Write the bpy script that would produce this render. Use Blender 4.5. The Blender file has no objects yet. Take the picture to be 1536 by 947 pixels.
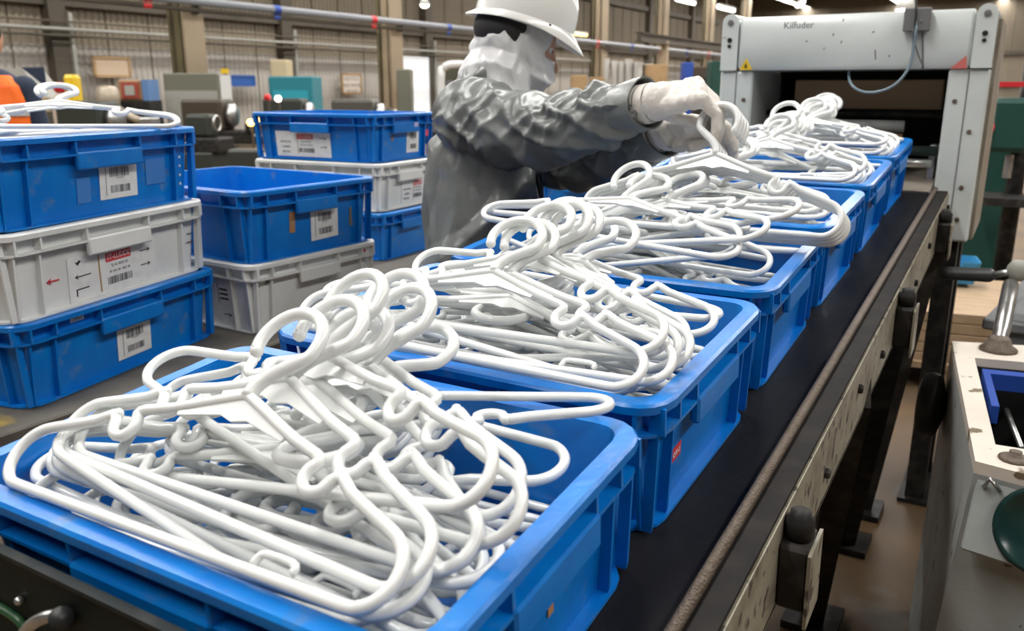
import bpy, math, random
import numpy as np
from mathutils import Vector, Matrix, Euler, noise as mnoise

random.seed(7)
SC = bpy.context.scene
COL = SC.collection
R = math.radians
CZ = 1.40                       # camera height above the floor
F = 1276.0                      # focal length in pixels of a 1536x947 frame
PITCH, YAW = R(15.0), R(30.75)

# ------------------------------------------------------------------ camera
cam_d = bpy.data.cameras.new('camera')
cam_d.sensor_width = 36.0
cam_d.sensor_fit = 'HORIZONTAL'
cam_d.lens = F / 1536 * 36.0
cam_d.clip_start = 0.02
cam_d.clip_end = 300
cam_d.dof.use_dof = True
cam_d.dof.focus_distance = 1.15
cam_d.dof.aperture_fstop = 7.0
cam = bpy.data.objects.new('camera', cam_d)
COL.objects.link(cam)
cam.location = (0, 0, CZ)
cam.rotation_euler = (R(90) - PITCH, 0, YAW)
SC.camera = cam

# ------------------------------------------------------------------ world and light
w = bpy.data.worlds.new('hall_daylight')
SC.world = w
w.use_nodes = True
w.node_tree.nodes['Background'].inputs[0].default_value = (0.92, 0.96, 1.0, 1)
w.node_tree.nodes['Background'].inputs[1].default_value = 0.40
SC.view_settings.view_transform = 'Standard'
SC.view_settings.look = 'None'
SC.view_settings.gamma = 1.0
SC.view_settings.use_curve_mapping = False
SC.view_settings.exposure = 0.24
LAMP_W = 420.0
LAMP_ROWS = [(x, y) for y in (2.0, 15.0, 28.0, 41.0, 53.0) for x in (-13.0, -7.5, -2.2)] + [(4.0, 2.0), (4.5, 15.0), (4.5, 28.0), (4.5, 41.0)]  # unseen rows; right row added as fill, left and far lamps brighten the background

# ------------------------------------------------------------------ pixel helpers
fh = Vector((-math.sin(YAW), math.cos(YAW), 0))
rv = Vector((math.cos(YAW), math.sin(YAW), 0))
upv = Vector((0, 0, 1))
fw = fh * math.cos(PITCH) - upv * math.sin(PITCH)
uv = fh * math.sin(PITCH) + upv * math.cos(PITCH)
def ray(x, y): return fw + rv * ((x - 768) / F) - uv * ((y - 473.5) / F)
def at(x, y, d): return ray(x, y) * d + Vector((0, 0, CZ))
def onz(x, y, z):
    d = ray(x, y); return d * ((z - CZ) / d.z) + Vector((0, 0, CZ))
def onx(x, y, X):
    d = ray(x, y); return d * (X / d.x) + Vector((0, 0, CZ))
def ony(x, y, Y):
    d = ray(x, y); return d * (Y / d.y) + Vector((0, 0, CZ))
def ground(x, dh, z=0.0):
    p = fh * dh + rv * ((x - 768) / F * dh * math.cos(PITCH)); return Vector((p.x, p.y, z))
def zat(y, dh):               # height of picture row y on an upright at forward distance dh
    return CZ + dh * math.tan(-PITCH - math.atan((y - 473.5) / F))

# ------------------------------------------------------------------ materials
MATS = {}
def mat(name, col, rough=0.5, metal=0.0, col2=None, scale=8.0, lo=0.45, hi=0.7, bump=0.0, bscale=60.0, emit=None, coat=0.0, stretch=None, detail=4.0, col3=None, scale3=40.0, lo3=0.6, hi3=0.68, alpha=None):
    if name in MATS: return MATS[name]
    m = bpy.data.materials.new(name); m.use_nodes = True
    nt = m.node_tree; b = nt.nodes['Principled BSDF']
    b.inputs['Base Color'].default_value = (*col, 1); b.inputs['Roughness'].default_value = rough; b.inputs['Metallic'].default_value = metal
    if coat: b.inputs['Coat Weight'].default_value = coat; b.inputs['Coat Roughness'].default_value = 0.15
    tc = nt.nodes.new('ShaderNodeTexCoord'); src = tc.outputs['Object']
    if stretch:
        mp = nt.nodes.new('ShaderNodeMapping'); mp.inputs['Scale'].default_value = stretch
        nt.links.new(src, mp.inputs['Vector']); src = mp.outputs['Vector']
    def layer(prev, c2, sc, l, h):
        n = nt.nodes.new('ShaderNodeTexNoise'); n.inputs['Scale'].default_value = sc; n.inputs['Detail'].default_value = detail
        nt.links.new(src, n.inputs['Vector'])
        mr = nt.nodes.new('ShaderNodeMapRange'); mr.inputs[1].default_value = l; mr.inputs[2].default_value = h
        nt.links.new(n.outputs['Fac'], mr.inputs[0])
        mx = nt.nodes.new('ShaderNodeMix'); mx.data_type = 'RGBA'
        nt.links.new(mr.outputs[0], mx.inputs[0])
        if prev is None: mx.inputs[6].default_value = (*col, 1)
        else: nt.links.new(prev, mx.inputs[6])
        mx.inputs[7].default_value = (*c2, 1)
        return mx.outputs[2]
    out = None
    if col2: out = layer(None, col2, scale, lo, hi)
    if col3: out = layer(out, col3, scale3, lo3, hi3)
    if out is not None: nt.links.new(out, b.inputs['Base Color'])
    if bump:
        n = nt.nodes.new('ShaderNodeTexNoise'); n.inputs['Scale'].default_value = bscale; n.inputs['Detail'].default_value = 3
        nt.links.new(src, n.inputs['Vector'])
        bp = nt.nodes.new('ShaderNodeBump'); bp.inputs['Strength'].default_value = bump; bp.inputs['Distance'].default_value = 0.01
        nt.links.new(n.outputs['Fac'], bp.inputs['Height']); nt.links.new(bp.outputs[0], b.inputs['Normal'])
    if emit: b.inputs['Emission Color'].default_value = (*emit[0], 1); b.inputs['Emission Strength'].default_value = emit[1]
    MATS[name] = m
    return m

BLUE = mat('blue_plastic', (0.001, 0.160, 0.56), 0.30, col2=(0.0015, 0.20, 0.62), scale=14, col3=(0.10, 0.20, 0.38), scale3=26, lo3=0.60, hi3=0.78, bump=0.05, bscale=90)
WHITEP = mat('white_plastic', (0.74, 0.75, 0.74), 0.40, col2=(0.65, 0.66, 0.64), scale=9, bump=0.05, bscale=90)
HANG = mat('hanger_plastic', (0.76, 0.775, 0.765), 0.17, col2=(0.80, 0.815, 0.80), scale=30)
PAPER = mat('label_paper', (0.76, 0.76, 0.75), 0.6, col2=(0.68, 0.68, 0.67), scale=40)
INK = mat('black_ink', (0.02, 0.02, 0.025), 0.6)
GREYINK = mat('grey_ink', (0.16, 0.16, 0.17), 0.6)
REDINK = mat('red_ink', (0.62, 0.04, 0.05), 0.5)
BROWNT = mat('brown_tape', (0.42, 0.26, 0.08), 0.5)
ORANGET = mat('orange_sticker', (0.45, 0.20, 0.07), 0.6, col2=(0.30, 0.22, 0.15), scale=60)
PINKT = mat('pink_sticker', (0.80, 0.10, 0.18), 0.5)
BELT = mat('conveyor_belt', (0.009, 0.009, 0.011), 0.50, col2=(0.016, 0.016, 0.018), scale=12, col3=(0.10, 0.09, 0.085), scale3=30, lo3=0.66, hi3=0.82, bump=0.15, bscale=50, stretch=(1, 0.35, 1))
FRAMEP = mat('frame_paint', (0.24, 0.22, 0.165), 0.5, col2=(0.14, 0.12, 0.085), scale=14, col3=(0.06, 0.05, 0.04), scale3=38, lo3=0.58, hi3=0.64, bump=0.15)
DARKST = mat('dark_steel', (0.020, 0.019, 0.018), 0.55, metal=0.2, col2=(0.05, 0.045, 0.04), scale=20, bump=0.1)
RUST = mat('worn_rod', (0.13, 0.10, 0.075), 0.5, metal=0.3, col2=(0.10, 0.07, 0.05), scale=60, bump=0.4, bscale=300)
STEEL = mat('bright_steel', (0.55, 0.55, 0.54), 0.30, metal=0.9, col2=(0.40, 0.40, 0.39), scale=30)
TABLE = mat('table_top', (0.105, 0.095, 0.078), 0.6, col2=(0.060, 0.054, 0.043), scale=6, col3=(0.30, 0.22, 0.05), scale3=5.5, lo3=0.64, hi3=0.70, bump=0.2, bscale=30)
for m_ in (BELT, DARKST): m_.node_tree.nodes['Principled BSDF'].inputs['Specular IOR Level'].default_value = 0.2
CONC = mat('floor_concrete', (0.15, 0.090, 0.042), 0.62, col2=(0.085, 0.055, 0.028), scale=1.6, col3=(0.18, 0.155, 0.13), scale3=3.0, lo3=0.58, hi3=0.72, bump=0.1, bscale=12)
WALLW = mat('wall_sheet_white', (0.44, 0.41, 0.37), 0.6, col2=(0.38, 0.355, 0.31), scale=1.0)
WALLB = mat('wall_sheet_brown', (0.15, 0.122, 0.085), 0.65, col2=(0.12, 0.098, 0.068), scale=0.7)
STEELB = mat('beam_paint', (0.075, 0.06, 0.042), 0.6, col2=(0.05, 0.042, 0.03), scale=1.5)
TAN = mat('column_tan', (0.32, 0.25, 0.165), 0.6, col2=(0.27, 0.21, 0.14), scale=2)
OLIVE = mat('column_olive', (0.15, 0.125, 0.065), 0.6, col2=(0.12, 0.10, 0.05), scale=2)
MACHW = mat('machine_white', (0.62, 0.66, 0.65), 0.25, col2=(0.56, 0.60, 0.58), scale=5, col3=(0.22, 0.17, 0.11), scale3=22, lo3=0.70, hi3=0.74, coat=0.4)
CABW = mat('chipped_cream_paint', (0.66, 0.60, 0.53), 0.42, col2=(0.60, 0.54, 0.47), scale=6, col3=(0.17, 0.13, 0.085), scale3=16, lo3=0.63, hi3=0.66, bump=0.08)
CABG = mat('chipped_grey_paint', (0.33, 0.35, 0.345), 0.45, col2=(0.26, 0.28, 0.27), scale=6, col3=(0.10, 0.075, 0.05), scale3=20, lo3=0.64, hi3=0.67, bump=0.08)
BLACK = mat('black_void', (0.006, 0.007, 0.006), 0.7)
GREEN_D = mat('dark_green_enamel', (0.006, 0.028, 0.026), 0.22, col2=(0.010, 0.036, 0.034), scale=40)
GREYBOX = mat('grey_box', (0.15, 0.15, 0.15), 0.5)
TEAL = mat('teal_paint', (0.02, 0.20, 0.25), 0.4)
TEALG = mat('teal_guard', (0.03, 0.33, 0.42), 0.35)
GREENM = mat('machine_green', (0.006, 0.05, 0.038), 0.45)
BLUEM = mat('machine_blue', (0.015, 0.06, 0.32), 0.45)
BLUES = mat('board_blue', (0.02, 0.09, 0.33), 0.5)
REDM = mat('signal_red', (0.60, 0.02, 0.03), 0.4)
YEL = mat('signal_yellow', (0.75, 0.50, 0.02), 0.45)
CARD = mat('cardboard', (0.40, 0.26, 0.13), 0.8, col2=(0.34, 0.22, 0.11), scale=6)
WOOD = mat('pallet_wood', (0.42, 0.30, 0.19), 0.75, col2=(0.32, 0.22, 0.13), scale=5, stretch=(1, 8, 1))
LGREY = mat('light_grey_paint', (0.34, 0.335, 0.30), 0.5, col2=(0.29, 0.285, 0.255), scale=3)
GREYGRN = mat('grey_green_paint', (0.15, 0.15, 0.11), 0.5)
PIPEG = mat('pipe_grey', (0.24, 0.25, 0.27), 0.45)
PIPEW = mat('pipe_white', (0.72, 0.72, 0.70), 0.4)
LAMPM = mat('lamp_glow', (0.9, 0.9, 0.88), 0.4, emit=((1.0, 0.95, 0.84), 6.0))
LAMPY = mat('lamp_glow_amber', (0.9, 0.7, 0.3), 0.4, emit=((1.0, 0.55, 0.14), 6.0))
DOORGLOW = mat('daylight_door', (0.8, 0.8, 0.8), 0.5, emit=((0.90, 0.95, 1.0), 0.35))
JACK = mat('jacket_fabric', (0.160, 0.170, 0.165), 0.31, col2=(0.130, 0.139, 0.135), scale=25, bump=0.12, bscale=55)
TROU = mat('trouser_fabric', (0.05, 0.052, 0.055), 0.7)
COVER = mat('hood_fabric', (0.60, 0.60, 0.60), 0.30, col2=(0.52, 0.52, 0.53), scale=14, bump=0.12, bscale=45)
HATM = mat('hat_plastic', (0.80, 0.80, 0.77), 0.22, coat=0.3)
GLOVE = mat('glove_latex', (0.66, 0.62, 0.57), 0.42, col2=(0.72, 0.68, 0.63), scale=40, bump=0.25, bscale=70)
SKIN = mat('skin', (0.52, 0.28, 0.18), 0.5)
HAIR = mat('hair_black', (0.012, 0.011, 0.012), 0.6)
VEST = mat('vest_orange', (0.95, 0.16, 0.01), 0.6, col2=(0.88, 0.13, 0.01), scale=12)
BAND = mat('reflective_band', (0.36, 0.35, 0.33), 0.35)
NAVY = mat('navy_fabric', (0.012, 0.022, 0.05), 0.75)
CABLE = mat('cable_blue_grey', (0.20, 0.27, 0.32), 0.4)
CABLEB = mat('cable_black', (0.02, 0.022, 0.022), 0.45)
HOSEG = mat('hose_green', (0.02, 0.075, 0.03), 0.35)
ROLLB = mat('roller_brown', (0.26, 0.165, 0.09), 0.5)
ROLLG = mat('roller_grey', (0.32, 0.33, 0.32), 0.4)

# ------------------------------------------------------------------ mesh builder
class MB:
    def __init__(s, M=None): s.v = []; s.f = []; s.M = M or Matrix()
    def add(s, vs, fs):
        o = len(s.v); s.v += [tuple(s.M @ Vector(p)) for p in vs]; s.f += [tuple(i + o for i in q) for q in fs]; return s
    def box(s, c, d, rot=None, bev=0.0):
        x, y, z = d[0] / 2, d[1] / 2, d[2] / 2; rot = rot or Matrix.Identity(3); c = Vector(c)
        b = min(bev, x * .9, y * .9, z * .9)
        if b <= 0:
            vs = [c + rot @ Vector((i * x, j * y, k * z)) for i in (-1, 1) for j in (-1, 1) for k in (-1, 1)]
            return s.add(vs, [(0, 1, 3, 2), (4, 6, 7, 5), (0, 4, 5, 1), (2, 3, 7, 6), (0, 2, 6, 4), (1, 5, 7, 3)])
        ring = lambda z0, q: [(x - q, -y + b, z0), (x - q, y - b, z0), (x - b, y - q, z0), (-x + b, y - q, z0), (-x + q, y - b, z0), (-x + q, -y + b, z0), (-x + b, -y + q, z0), (x - b, -y + q, z0)]
        i = b * .0
        rings = [ring(-z, b * .7), ring(-z + b, i), ring(z - b, i), ring(z, b * .7)]
        vs = [c + rot @ Vector(p) for rg in rings for p in rg]; fs = []
        for k in range(3):
            for j in range(8): fs.append((k * 8 + j, k * 8 + (j + 1) % 8, k * 8 + 8 + (j + 1) % 8, k * 8 + 8 + j))
        fs += [tuple(range(7, -1, -1)), tuple(range(24, 32))]
        return s.add(vs, fs)
    def tube(s, pts, r, n=8, caps=True, closed=False, ell=1.0):
        pts = [Vector(p) for p in pts]; m = len(pts); rs = r if isinstance(r, (list, tuple)) else [r] * m
        vs = []; fs = []; prev = None
        for i in range(m):
            t = (pts[(i + 1) % m] - pts[i - 1]) if closed else (pts[min(i + 1, m - 1)] - pts[max(i - 1, 0)])
            if t.length < 1e-9: t = Vector((0, 0, 1))
            t.normalize()
            if prev is None:
                a = Vector((0, 0, 1)) if abs(t.z) < .9 else Vector((1, 0, 0)); nrm = t.cross(a).normalized()
            else:
                nrm = prev - t * prev.dot(t); nrm = nrm.normalized() if nrm.length > 1e-6 else t.orthogonal().normalized()
            prev = nrm; bn = t.cross(nrm)
            for k in range(n):
                th = 2 * math.pi * k / n; vs.append(pts[i] + (nrm * math.cos(th) + bn * math.sin(th) * ell) * rs[i])
        for i in range(m if closed else m - 1):
            j = (i + 1) % m
            for k in range(n): fs.append((i * n + k, i * n + (k + 1) % n, j * n + (k + 1) % n, j * n + k))
        if caps and not closed: fs += [tuple(range(n - 1, -1, -1)), tuple((m - 1) * n + k for k in range(n))]
        return s.add(vs, fs)
    def capsule(s, pts, rs, n=14):
        pts = [Vector(p) for p in pts]; rs = list(rs); a = (pts[0] - pts[1]).normalized(); b = (pts[-1] - pts[-2]).normalized()
        P = []; Q = []
        for k in (88, 65, 40, 20): P.append(pts[0] + a * rs[0] * math.sin(R(k))); Q.append(rs[0] * math.cos(R(k)))
        P += pts; Q += rs
        for k in (20, 40, 65, 88): P.append(pts[-1] + b * rs[-1] * math.sin(R(k))); Q.append(rs[-1] * math.cos(R(k)))
        return s.tube(P, Q, n)
    def loft(s, rings, cap0=True, cap1=True):
        n = len(rings[0]); vs = [p for rg in rings for p in rg]; fs = []
        for k in range(len(rings) - 1):
            for j in range(n): fs.append((k * n + j, k * n + (j + 1) % n, (k + 1) * n + (j + 1) % n, (k + 1) * n + j))
        if cap0: fs.append(tuple(range(n - 1, -1, -1)))
        if cap1: fs.append(tuple((len(rings) - 1) * n + j for j in range(n)))
        return s.add(vs, fs)
    def lathe(s, prof, n=20, c=(0, 0, 0), rot=None):
        rot = rot or Matrix.Identity(3); c = Vector(c)
        return s.loft([[c + rot @ Vector((r * math.cos(2 * math.pi * k / n), r * math.sin(2 * math.pi * k / n), z)) for k in range(n)] for r, z in prof])
    def ball(s, c, r, n=12, sc=(1, 1, 1), rot=None):
        rot = rot or Matrix.Identity(3); c = Vector(c); rings = []
        for i in range(1, n):
            ph = math.pi * i / n
            rings.append([c + rot @ Vector((r * sc[0] * math.sin(ph) * math.cos(2 * math.pi * k / (2 * n)), r * sc[1] * math.sin(ph) * math.sin(2 * math.pi * k / (2 * n)), -r * sc[2] * math.cos(ph))) for k in range(2 * n)])
        return s.loft(rings)
    def prism(s, poly, z0, z1):
        n = len(poly); return s.loft([[(x, y, z0) for x, y in poly], [(x, y, z1) for x, y in poly]])
    def mesh(s, name, m, smooth=False):
        me = bpy.data.meshes.new(name); me.from_pydata(s.v, [], s.f)
        if m: me.materials.append(m)
        me.update()
        if smooth: me.polygons.foreach_set('use_smooth', [True] * len(me.polygons))
        return me
    def build(s, name, m, parent=None, smooth=False):
        return link(name, s.mesh(name, m, smooth), parent)
def link(name, data, parent=None, loc=None, rot=None):
    o = bpy.data.objects.new(name, data); COL.objects.link(o)
    if parent: o.parent = parent
    if loc is not None: o.location = loc
    if rot is not None: o.rotation_euler = rot
    return o
def auto(o, ang=35):
    me = o.data; me.polygons.foreach_set('use_smooth', [True] * len(me.polygons))
    try: me.set_sharp_from_angle(angle=R(ang))
    except Exception: pass
    return o
def thing(name, label, cat, loc=(0, 0, 0), rot=(0, 0, 0), group=None):
    o = link(name, None, None, loc, rot); return tag(o, label, cat, group)
def tag(o, label, cat, group=None):
    o['label'] = label; o['category'] = cat
    if group: o['group'] = group
    return o
def struct(o): o['kind'] = 'structure'; return o
def copy_tree(o, parent=None):
    c = o.copy(); COL.objects.link(c); c.parent = parent
    for ch in o.children: copy_tree(ch, c)
    return c
def rrect(w_, l_, r, z, n=4):
    out = []
    for cx, cy, a0 in ((w_ / 2 - r, l_ / 2 - r, 0), (-w_ / 2 + r, l_ / 2 - r, 90), (-w_ / 2 + r, -l_ / 2 + r, 180), (w_ / 2 - r, -l_ / 2 + r, 270)):
        for k in range(n + 1):
            a = R(a0 + 90 * k / n); out.append((cx + r * math.cos(a), cy + r * math.sin(a), z))
    return out
def text_mesh(name, body, size, m, parent, M, align='CENTER', space=1.0):
    cu = bpy.data.curves.new(name, 'FONT'); cu.body = body; cu.size = size; cu.align_x = align; cu.align_y = 'CENTER'; cu.extrude = 0.0002; cu.resolution_u = 2; cu.space_character = space
    t = bpy.data.objects.new(name, cu); COL.objects.link(t)
    dg = bpy.context.evaluated_depsgraph_get(); me = bpy.data.meshes.new_from_object(t.evaluated_get(dg))
    bpy.data.objects.remove(t); bpy.data.curves.remove(cu)
    me.materials.clear(); me.materials.append(m)
    me.transform(M)
    return link(name, me, parent)
def remesh(mb, name, m, voxel, smooth=4, disp=None, parent=None, origin=None):
    o = mb.build(name + '_tmp', m)
    md = o.modifiers.new('r', 'REMESH'); md.mode = 'VOXEL'; md.voxel_size = voxel; md.use_smooth_shade = True
    if smooth:
        sm = o.modifiers.new('s', 'SMOOTH'); sm.iterations = smooth; sm.factor = 0.5
    dg = bpy.context.evaluated_depsgraph_get(); me = bpy.data.meshes.new_from_object(o.evaluated_get(dg))
    bpy.data.objects.remove(o)
    if disp:
        me.update(); cs = [(v.co.copy(), v.normal.copy()) for v in me.vertices]
        for v, (c, nn) in zip(me.vertices, cs): v.co = disp(c, nn)
    if origin: me.transform(Matrix.Translation(-Vector(origin)))
    me.materials.clear(); me.materials.append(m); me.name = name
    me.polygons.foreach_set('use_smooth', [True] * len(me.polygons)); me.update()
    ob = link(name, me, parent)
    if origin and not parent: ob.location = origin
    return ob

# ------------------------------------------------------------------ setting: floor, walls, ceiling
WX, EY = -16.5, 58.0
struct(MB().box((0, 25, -0.05), (40, 90, 0.1)).build('floor', CONC))
struct(MB().box((0, 25, 8.05), (40, 90, 0.1)).build('ceiling', WALLB))
struct(MB().box((12.0, 25, 4.0), (0.1, 90, 8.0)).build('wall_right', WALLW))
struct(MB().box((-2, -12.0, 4.0), (28.5, 0.1, 8.0)).build('wall_back', WALLW))
wl = struct(MB().box((WX - 0.2, 25, 4.0), (0.1, 90, 8.0)).build('wall_left', WALLB))
we = struct(MB().box((0, EY + 0.2, 4.0), (40, 0.1, 8.0)).build('wall_end', WALLB))
def corr(wd, h, m, name, n=7):      # a ribbed wall sheet: folded profile with depth
    prof = []; st = wd / n
    for k in range(n): prof += [(-wd / 2 + k * st + .02, 0), (-wd / 2 + k * st + st * .55, 0), (-wd / 2 + k * st + st * .65, .035), (-wd / 2 + (k + 1) * st - .02, .035)]
    back = [(x, y - .03) for x, y in prof]
    poly = prof + back[::-1]
    return MB().prism(poly, 0, h).mesh(name, m)
sheet_lo = corr(1.03, 1.9, WALLW, 'wall_sheet_low'); sheet_mid = corr(1.03, 0.9, mat('wall_sheet_beige', (0.25, 0.21, 0.155), .6, col2=(.21, .175, .13), scale=.8), 'wall_sheet_mid'); sheet_hi = corr(1.03, 4.3, WALLB, 'wall_sheet_high')
for i in range(48):
    y = 4.0 + i
    for me, z in ((sheet_lo, 0.3), (sheet_mid, 2.2), (sheet_hi, 3.12)):
        link('wall_panel', me, wl, (WX, y, z), (0, 0, R(-90)))
for i in range(20):
    x = -16 + i
    for me, z in ((sheet_mid, 0.6), (sheet_mid, 1.5), (sheet_mid, 2.4), (sheet_hi, 3.4)):
        link('wall_panel', me, we, (x, EY, z), (0, 0, R(180)))
MB().box((WX + .12, 26, 3.02), (.2, 50, .20)).build('girt', STEELB, wl)
MB().box((WX + .10, 26, 5.0), (.2, 50, .2)).build('girt', STEELB, wl)
MB().box((-4, EY - .12, 3.3), (30, .2, .22)).build('girt', STEELB, we)
MB().box((-4, EY - .12, 1.55), (30, .2, .2)).build('girt', STEELB, we)
for y in (4.5, 10.3, 16.3, 22.3, 28.3, 34.3, 40.3, 46.3):
    MB().box((WX + .18, y, 4), (.22, .34, 8)).build('wall_post', STEELB, wl)
    MB().box((WX + .30, y + .24, 1.4), (.06, .08, 2.8)).build('downpipe', LGREY, wl)
for z, rr, m in ((2.62, .018, RUST), (2.48, .035, LGREY), (2.36, .025, STEELB)):
    tag(MB().tube([(WX + .42, 4, z), (WX + .42, 50, z)], rr, 8).build('wall_pipe', m), {RUST: 'thin rusty pipe running along the ribbed hall wall', LGREY: 'pale grey pipe running along the hall wall under the rusty pipe', STEELB: 'thin dark pipe along the hall wall, lowest of the three'}[m], 'pipe')

# columns 6 m apart
CX = -13.7
for i, y in enumerate((11.2, 17.2, 23.2, 29.2, 35.2, 41.2, 47.2)):
    lab = ['square tan building column behind the grey electrical cabinet', 'square tan column with control box and extinguisher on it', 'square tan building column behind the white hard hat', 'wide tan building column right of the hard hat, above cardboard boxes', 'tan building column above the worker\'s gloved hands', 'tan building column beside the white machine\'s tall left post', 'far tan column hidden behind the white machine hood'][i]
    c = thing('building_column', lab, 'column', (CX, y, 0), group='tan columns along the hall')
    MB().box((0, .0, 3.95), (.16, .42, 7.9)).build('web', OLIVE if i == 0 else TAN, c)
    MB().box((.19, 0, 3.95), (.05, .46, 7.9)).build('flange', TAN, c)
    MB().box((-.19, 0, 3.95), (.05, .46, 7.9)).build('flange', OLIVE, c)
    MB().box((0, 0, .03), (.7, .7, .06)).build('base_plate', STEELB, c)
# pipe bundle and cross pipes high on the columns
for k, (dz, m, rr, lab) in enumerate(((2.91, PIPEG, .075, 'thick pale grey service pipe hung along the columns'), (2.76, STEELB, .04, 'thin dark service pipe hung below the thick grey pipe'))):
    p = thing('service_pipe', lab, 'pipe', (CX + .42, 30, dz))
    MB().tube([(0, -22, 0), (0, 20, 0)], rr, 10).build('pipe_run', m, p, True)
    for y in range(-20, 20, 3):
        MB().tube([(0, y, 0), (0, y + .16, 0)], rr * 1.12, 10).build('coupling', BLUEM if y % 2 else REDM, p)
    for y in (-18.8, -12.8, -6.8, -.8, 5.2, 11.2): MB().box((-.085, y, -rr), (.21, .08, .05)).build('bracket', STEELB, p)
# nearer cross beam and bracing behind the machine
b1 = thing('steel_beam', 'dark steel beam running above the background machines toward the end wall', 'beam', (-9.6, 36, 2.75))
MB().box((0, 0, 0), (.12, 26, .22)).build('web', STEELB, b1); MB().box((0, 0, .11), (.24, 26, .03)).build('flange', STEELB, b1); MB().box((0, 0, -.11), (.24, 26, .03)).build('flange', STEELB, b1)
for y in (-11, -3, 5, 12): MB().box((0, y, -1.38), (.18, .18, 2.72)).build('post', TAN, b1)

# ceiling lamps, the right-hand row added as fill: housing, diffuser and the lamp itself
for i, (x, y) in enumerate(LAMP_ROWS):
    t = thing('ceiling_and_fill_light', 'long white fluorescent ceiling light over the hall, in rows with added fill lamps', 'light', (x, y, 6.2), group='ceiling lights over the hall')
    MB().box((0, 0, .08), (.5, 11.6, .10)).build('housing', PIPEW, t)
    for yy in (-5, 0, 5): MB().tube([(0, yy, .1), (0, yy, 1.8)], .012, 6).build('hanger_rod', STEELB, t)
    MB().box((0, 0, .02), (.42, 11.4, .02)).build('diffuser', LAMPM, t)
    ld = bpy.data.lights.new('fluorescent', 'AREA'); ld.shape = 'RECTANGLE'; ld.size = .45; ld.size_y = 11.4; ld.energy = LAMP_W; ld.color = (1.0, .985, .965)
    link('fluorescent', ld, t, (0, 0, -.01))
for px, py, dh, ln, lab in ((1022, 2, 27, 1.5, 'bright fluorescent tube light beside the far tan column'), (1082, 13, 24, 1.3, 'bright fluorescent tube light above the white machine\'s left post'), (1190, 6, 26, 1.3, 'bright tube light rising behind the white machine hood'), (858, 50, 30, 2.0, 'warm orange tube light beside the hard hat visor')):
    p = ground(px, dh); p.z = zat(py, dh)
    t = thing('tube_light', lab, 'light', p, (0, 0, R(20) if px == 1190 else 0), 'far tube lights')
    MB().box((0, 0, .05), (.14, ln, .05)).build('housing', PIPEW, t)
    MB().tube([(0, -ln / 2, 0), (0, ln / 2, 0)], .055, 8).build('tube', LAMPY if px == 858 else LAMPM, t)
    MB().tube([(0, 0, .07), (0, 0, 8.05 - p.z)], .015, 6).build('hanger_rod', STEELB, t)
for px, py, dh, rr, lab in ((640, 7, 20, .10, 'small round bay lamp glowing above the blue crate stack'), (1345, 14, 16, .16, 'round bay lamp glowing just over the white machine hood')):
    p = ground(px, dh); p.z = zat(py, dh)
    t = thing('bay_lamp', lab, 'light', p)
    MB().lathe([(.02, rr * 1.6), (rr * .5, rr * 1.4), (rr * 1.25, 0), (rr * 1.2, 0)], 16).build('lamp_shade', PIPEW, t, True)
    MB().ball((0, 0, -.01), rr, 8, (1, 1, .6)).build('bulb', LAMPM, t, True)
    MB().tube([(0, 0, rr), (0, 0, 8.05 - p.z)], .012, 6).build('cord', STEELB, t)
# ------------------------------------------------------------------ conveyor (rises gently toward the press)
INC = math.atan(0.0838)
CH = 0.165                                        # crate height
MC = Matrix.Translation((0, 0, CZ - 0.39)) @ Matrix.Rotation(INC, 4, 'X') @ Matrix.Translation((0, 0, -CH))
conv = thing('conveyor', 'black belt conveyor with worn cream side rail carrying the row of crates', 'conveyor')
conv.matrix_world = MC
XL, XR = -0.905, -0.235
MB().box(((XL + XR) / 2, 1.63, -.006), (XR - XL, 2.54, .012)).build('belt', BELT, conv)
MB().box((-.53, 3.20, -.004), (.578, .60, .016)).build('slide_plate', mat('worn_plate', (.34, .30, .25), .45, col2=(.22, .18, .14), scale=12), conv)
MB().box(((XL + XR) / 2, 1.55, -.035), (XR - XL - .06, 2.3, .04)).build('belt_bed', DARKST, conv)
MB().tube([(XL + .02, .41, -.055), (XR - .02, .41, -.055)], .05, 16).build('end_roller', DARKST, conv, True)
for sx, xo in ((1, XR), (-1, XL)):
    MB().tube([(xo + sx * .010, .28, .008), (xo + sx * .010, 2.93, .008)], .0075, 8).build('guide_rod', RUST, conv, True)
    MB().box((xo + sx * .030, 1.60, -.004), (.030, 2.66, .014)).build('top_strip', mat('strip_dark', (.010, .0085, .008), .65, col2=(.02, .017, .015), scale=20), conv)
    MATS['strip_dark'].node_tree.nodes['Principled BSDF'].inputs['Specular IOR Level'].default_value = 0.15
    MB().box((xo + sx * .046, 1.60, -.062), (.006, 2.66, .118)).build('side_rail', FRAMEP, conv)
    MB().box((xo + sx * .032, 1.60, -.120), (.034, 2.66, .006)).build('rail_flange', FRAMEP, conv)
    for k in range(11):
        y = .42 + k * .25
        b = MB(Matrix.Translation((xo + sx * .049, y, -.045 - .03 * (k % 2))) @ Matrix.Rotation(R(90), 4, 'Y'))
        b.lathe([(.0085, -.001), (.0085, .005), (.006, .0075), (.003, .0078)], 6).build('bolt', DARKST, conv)
    for y in (.93, 1.86 if sx > 0 else 1.42, 2.66):
        bk = MB().box((xo + sx * .066, y, -.075), (.036, .055, .085), bev=.004).build('bracket', DARKST, conv)
        MB().box((xo + sx * .085, y, -.085), (.004, .065, .10)).build('bracket_plate', FRAMEP, bk)
        MB().lathe([(.017, -.03), (.017, -.008), (.012, -.004), (.012, .002)], 12, (xo + sx * .066, y, 0)).build('bracket_cap', DARKST, bk, True)
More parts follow.
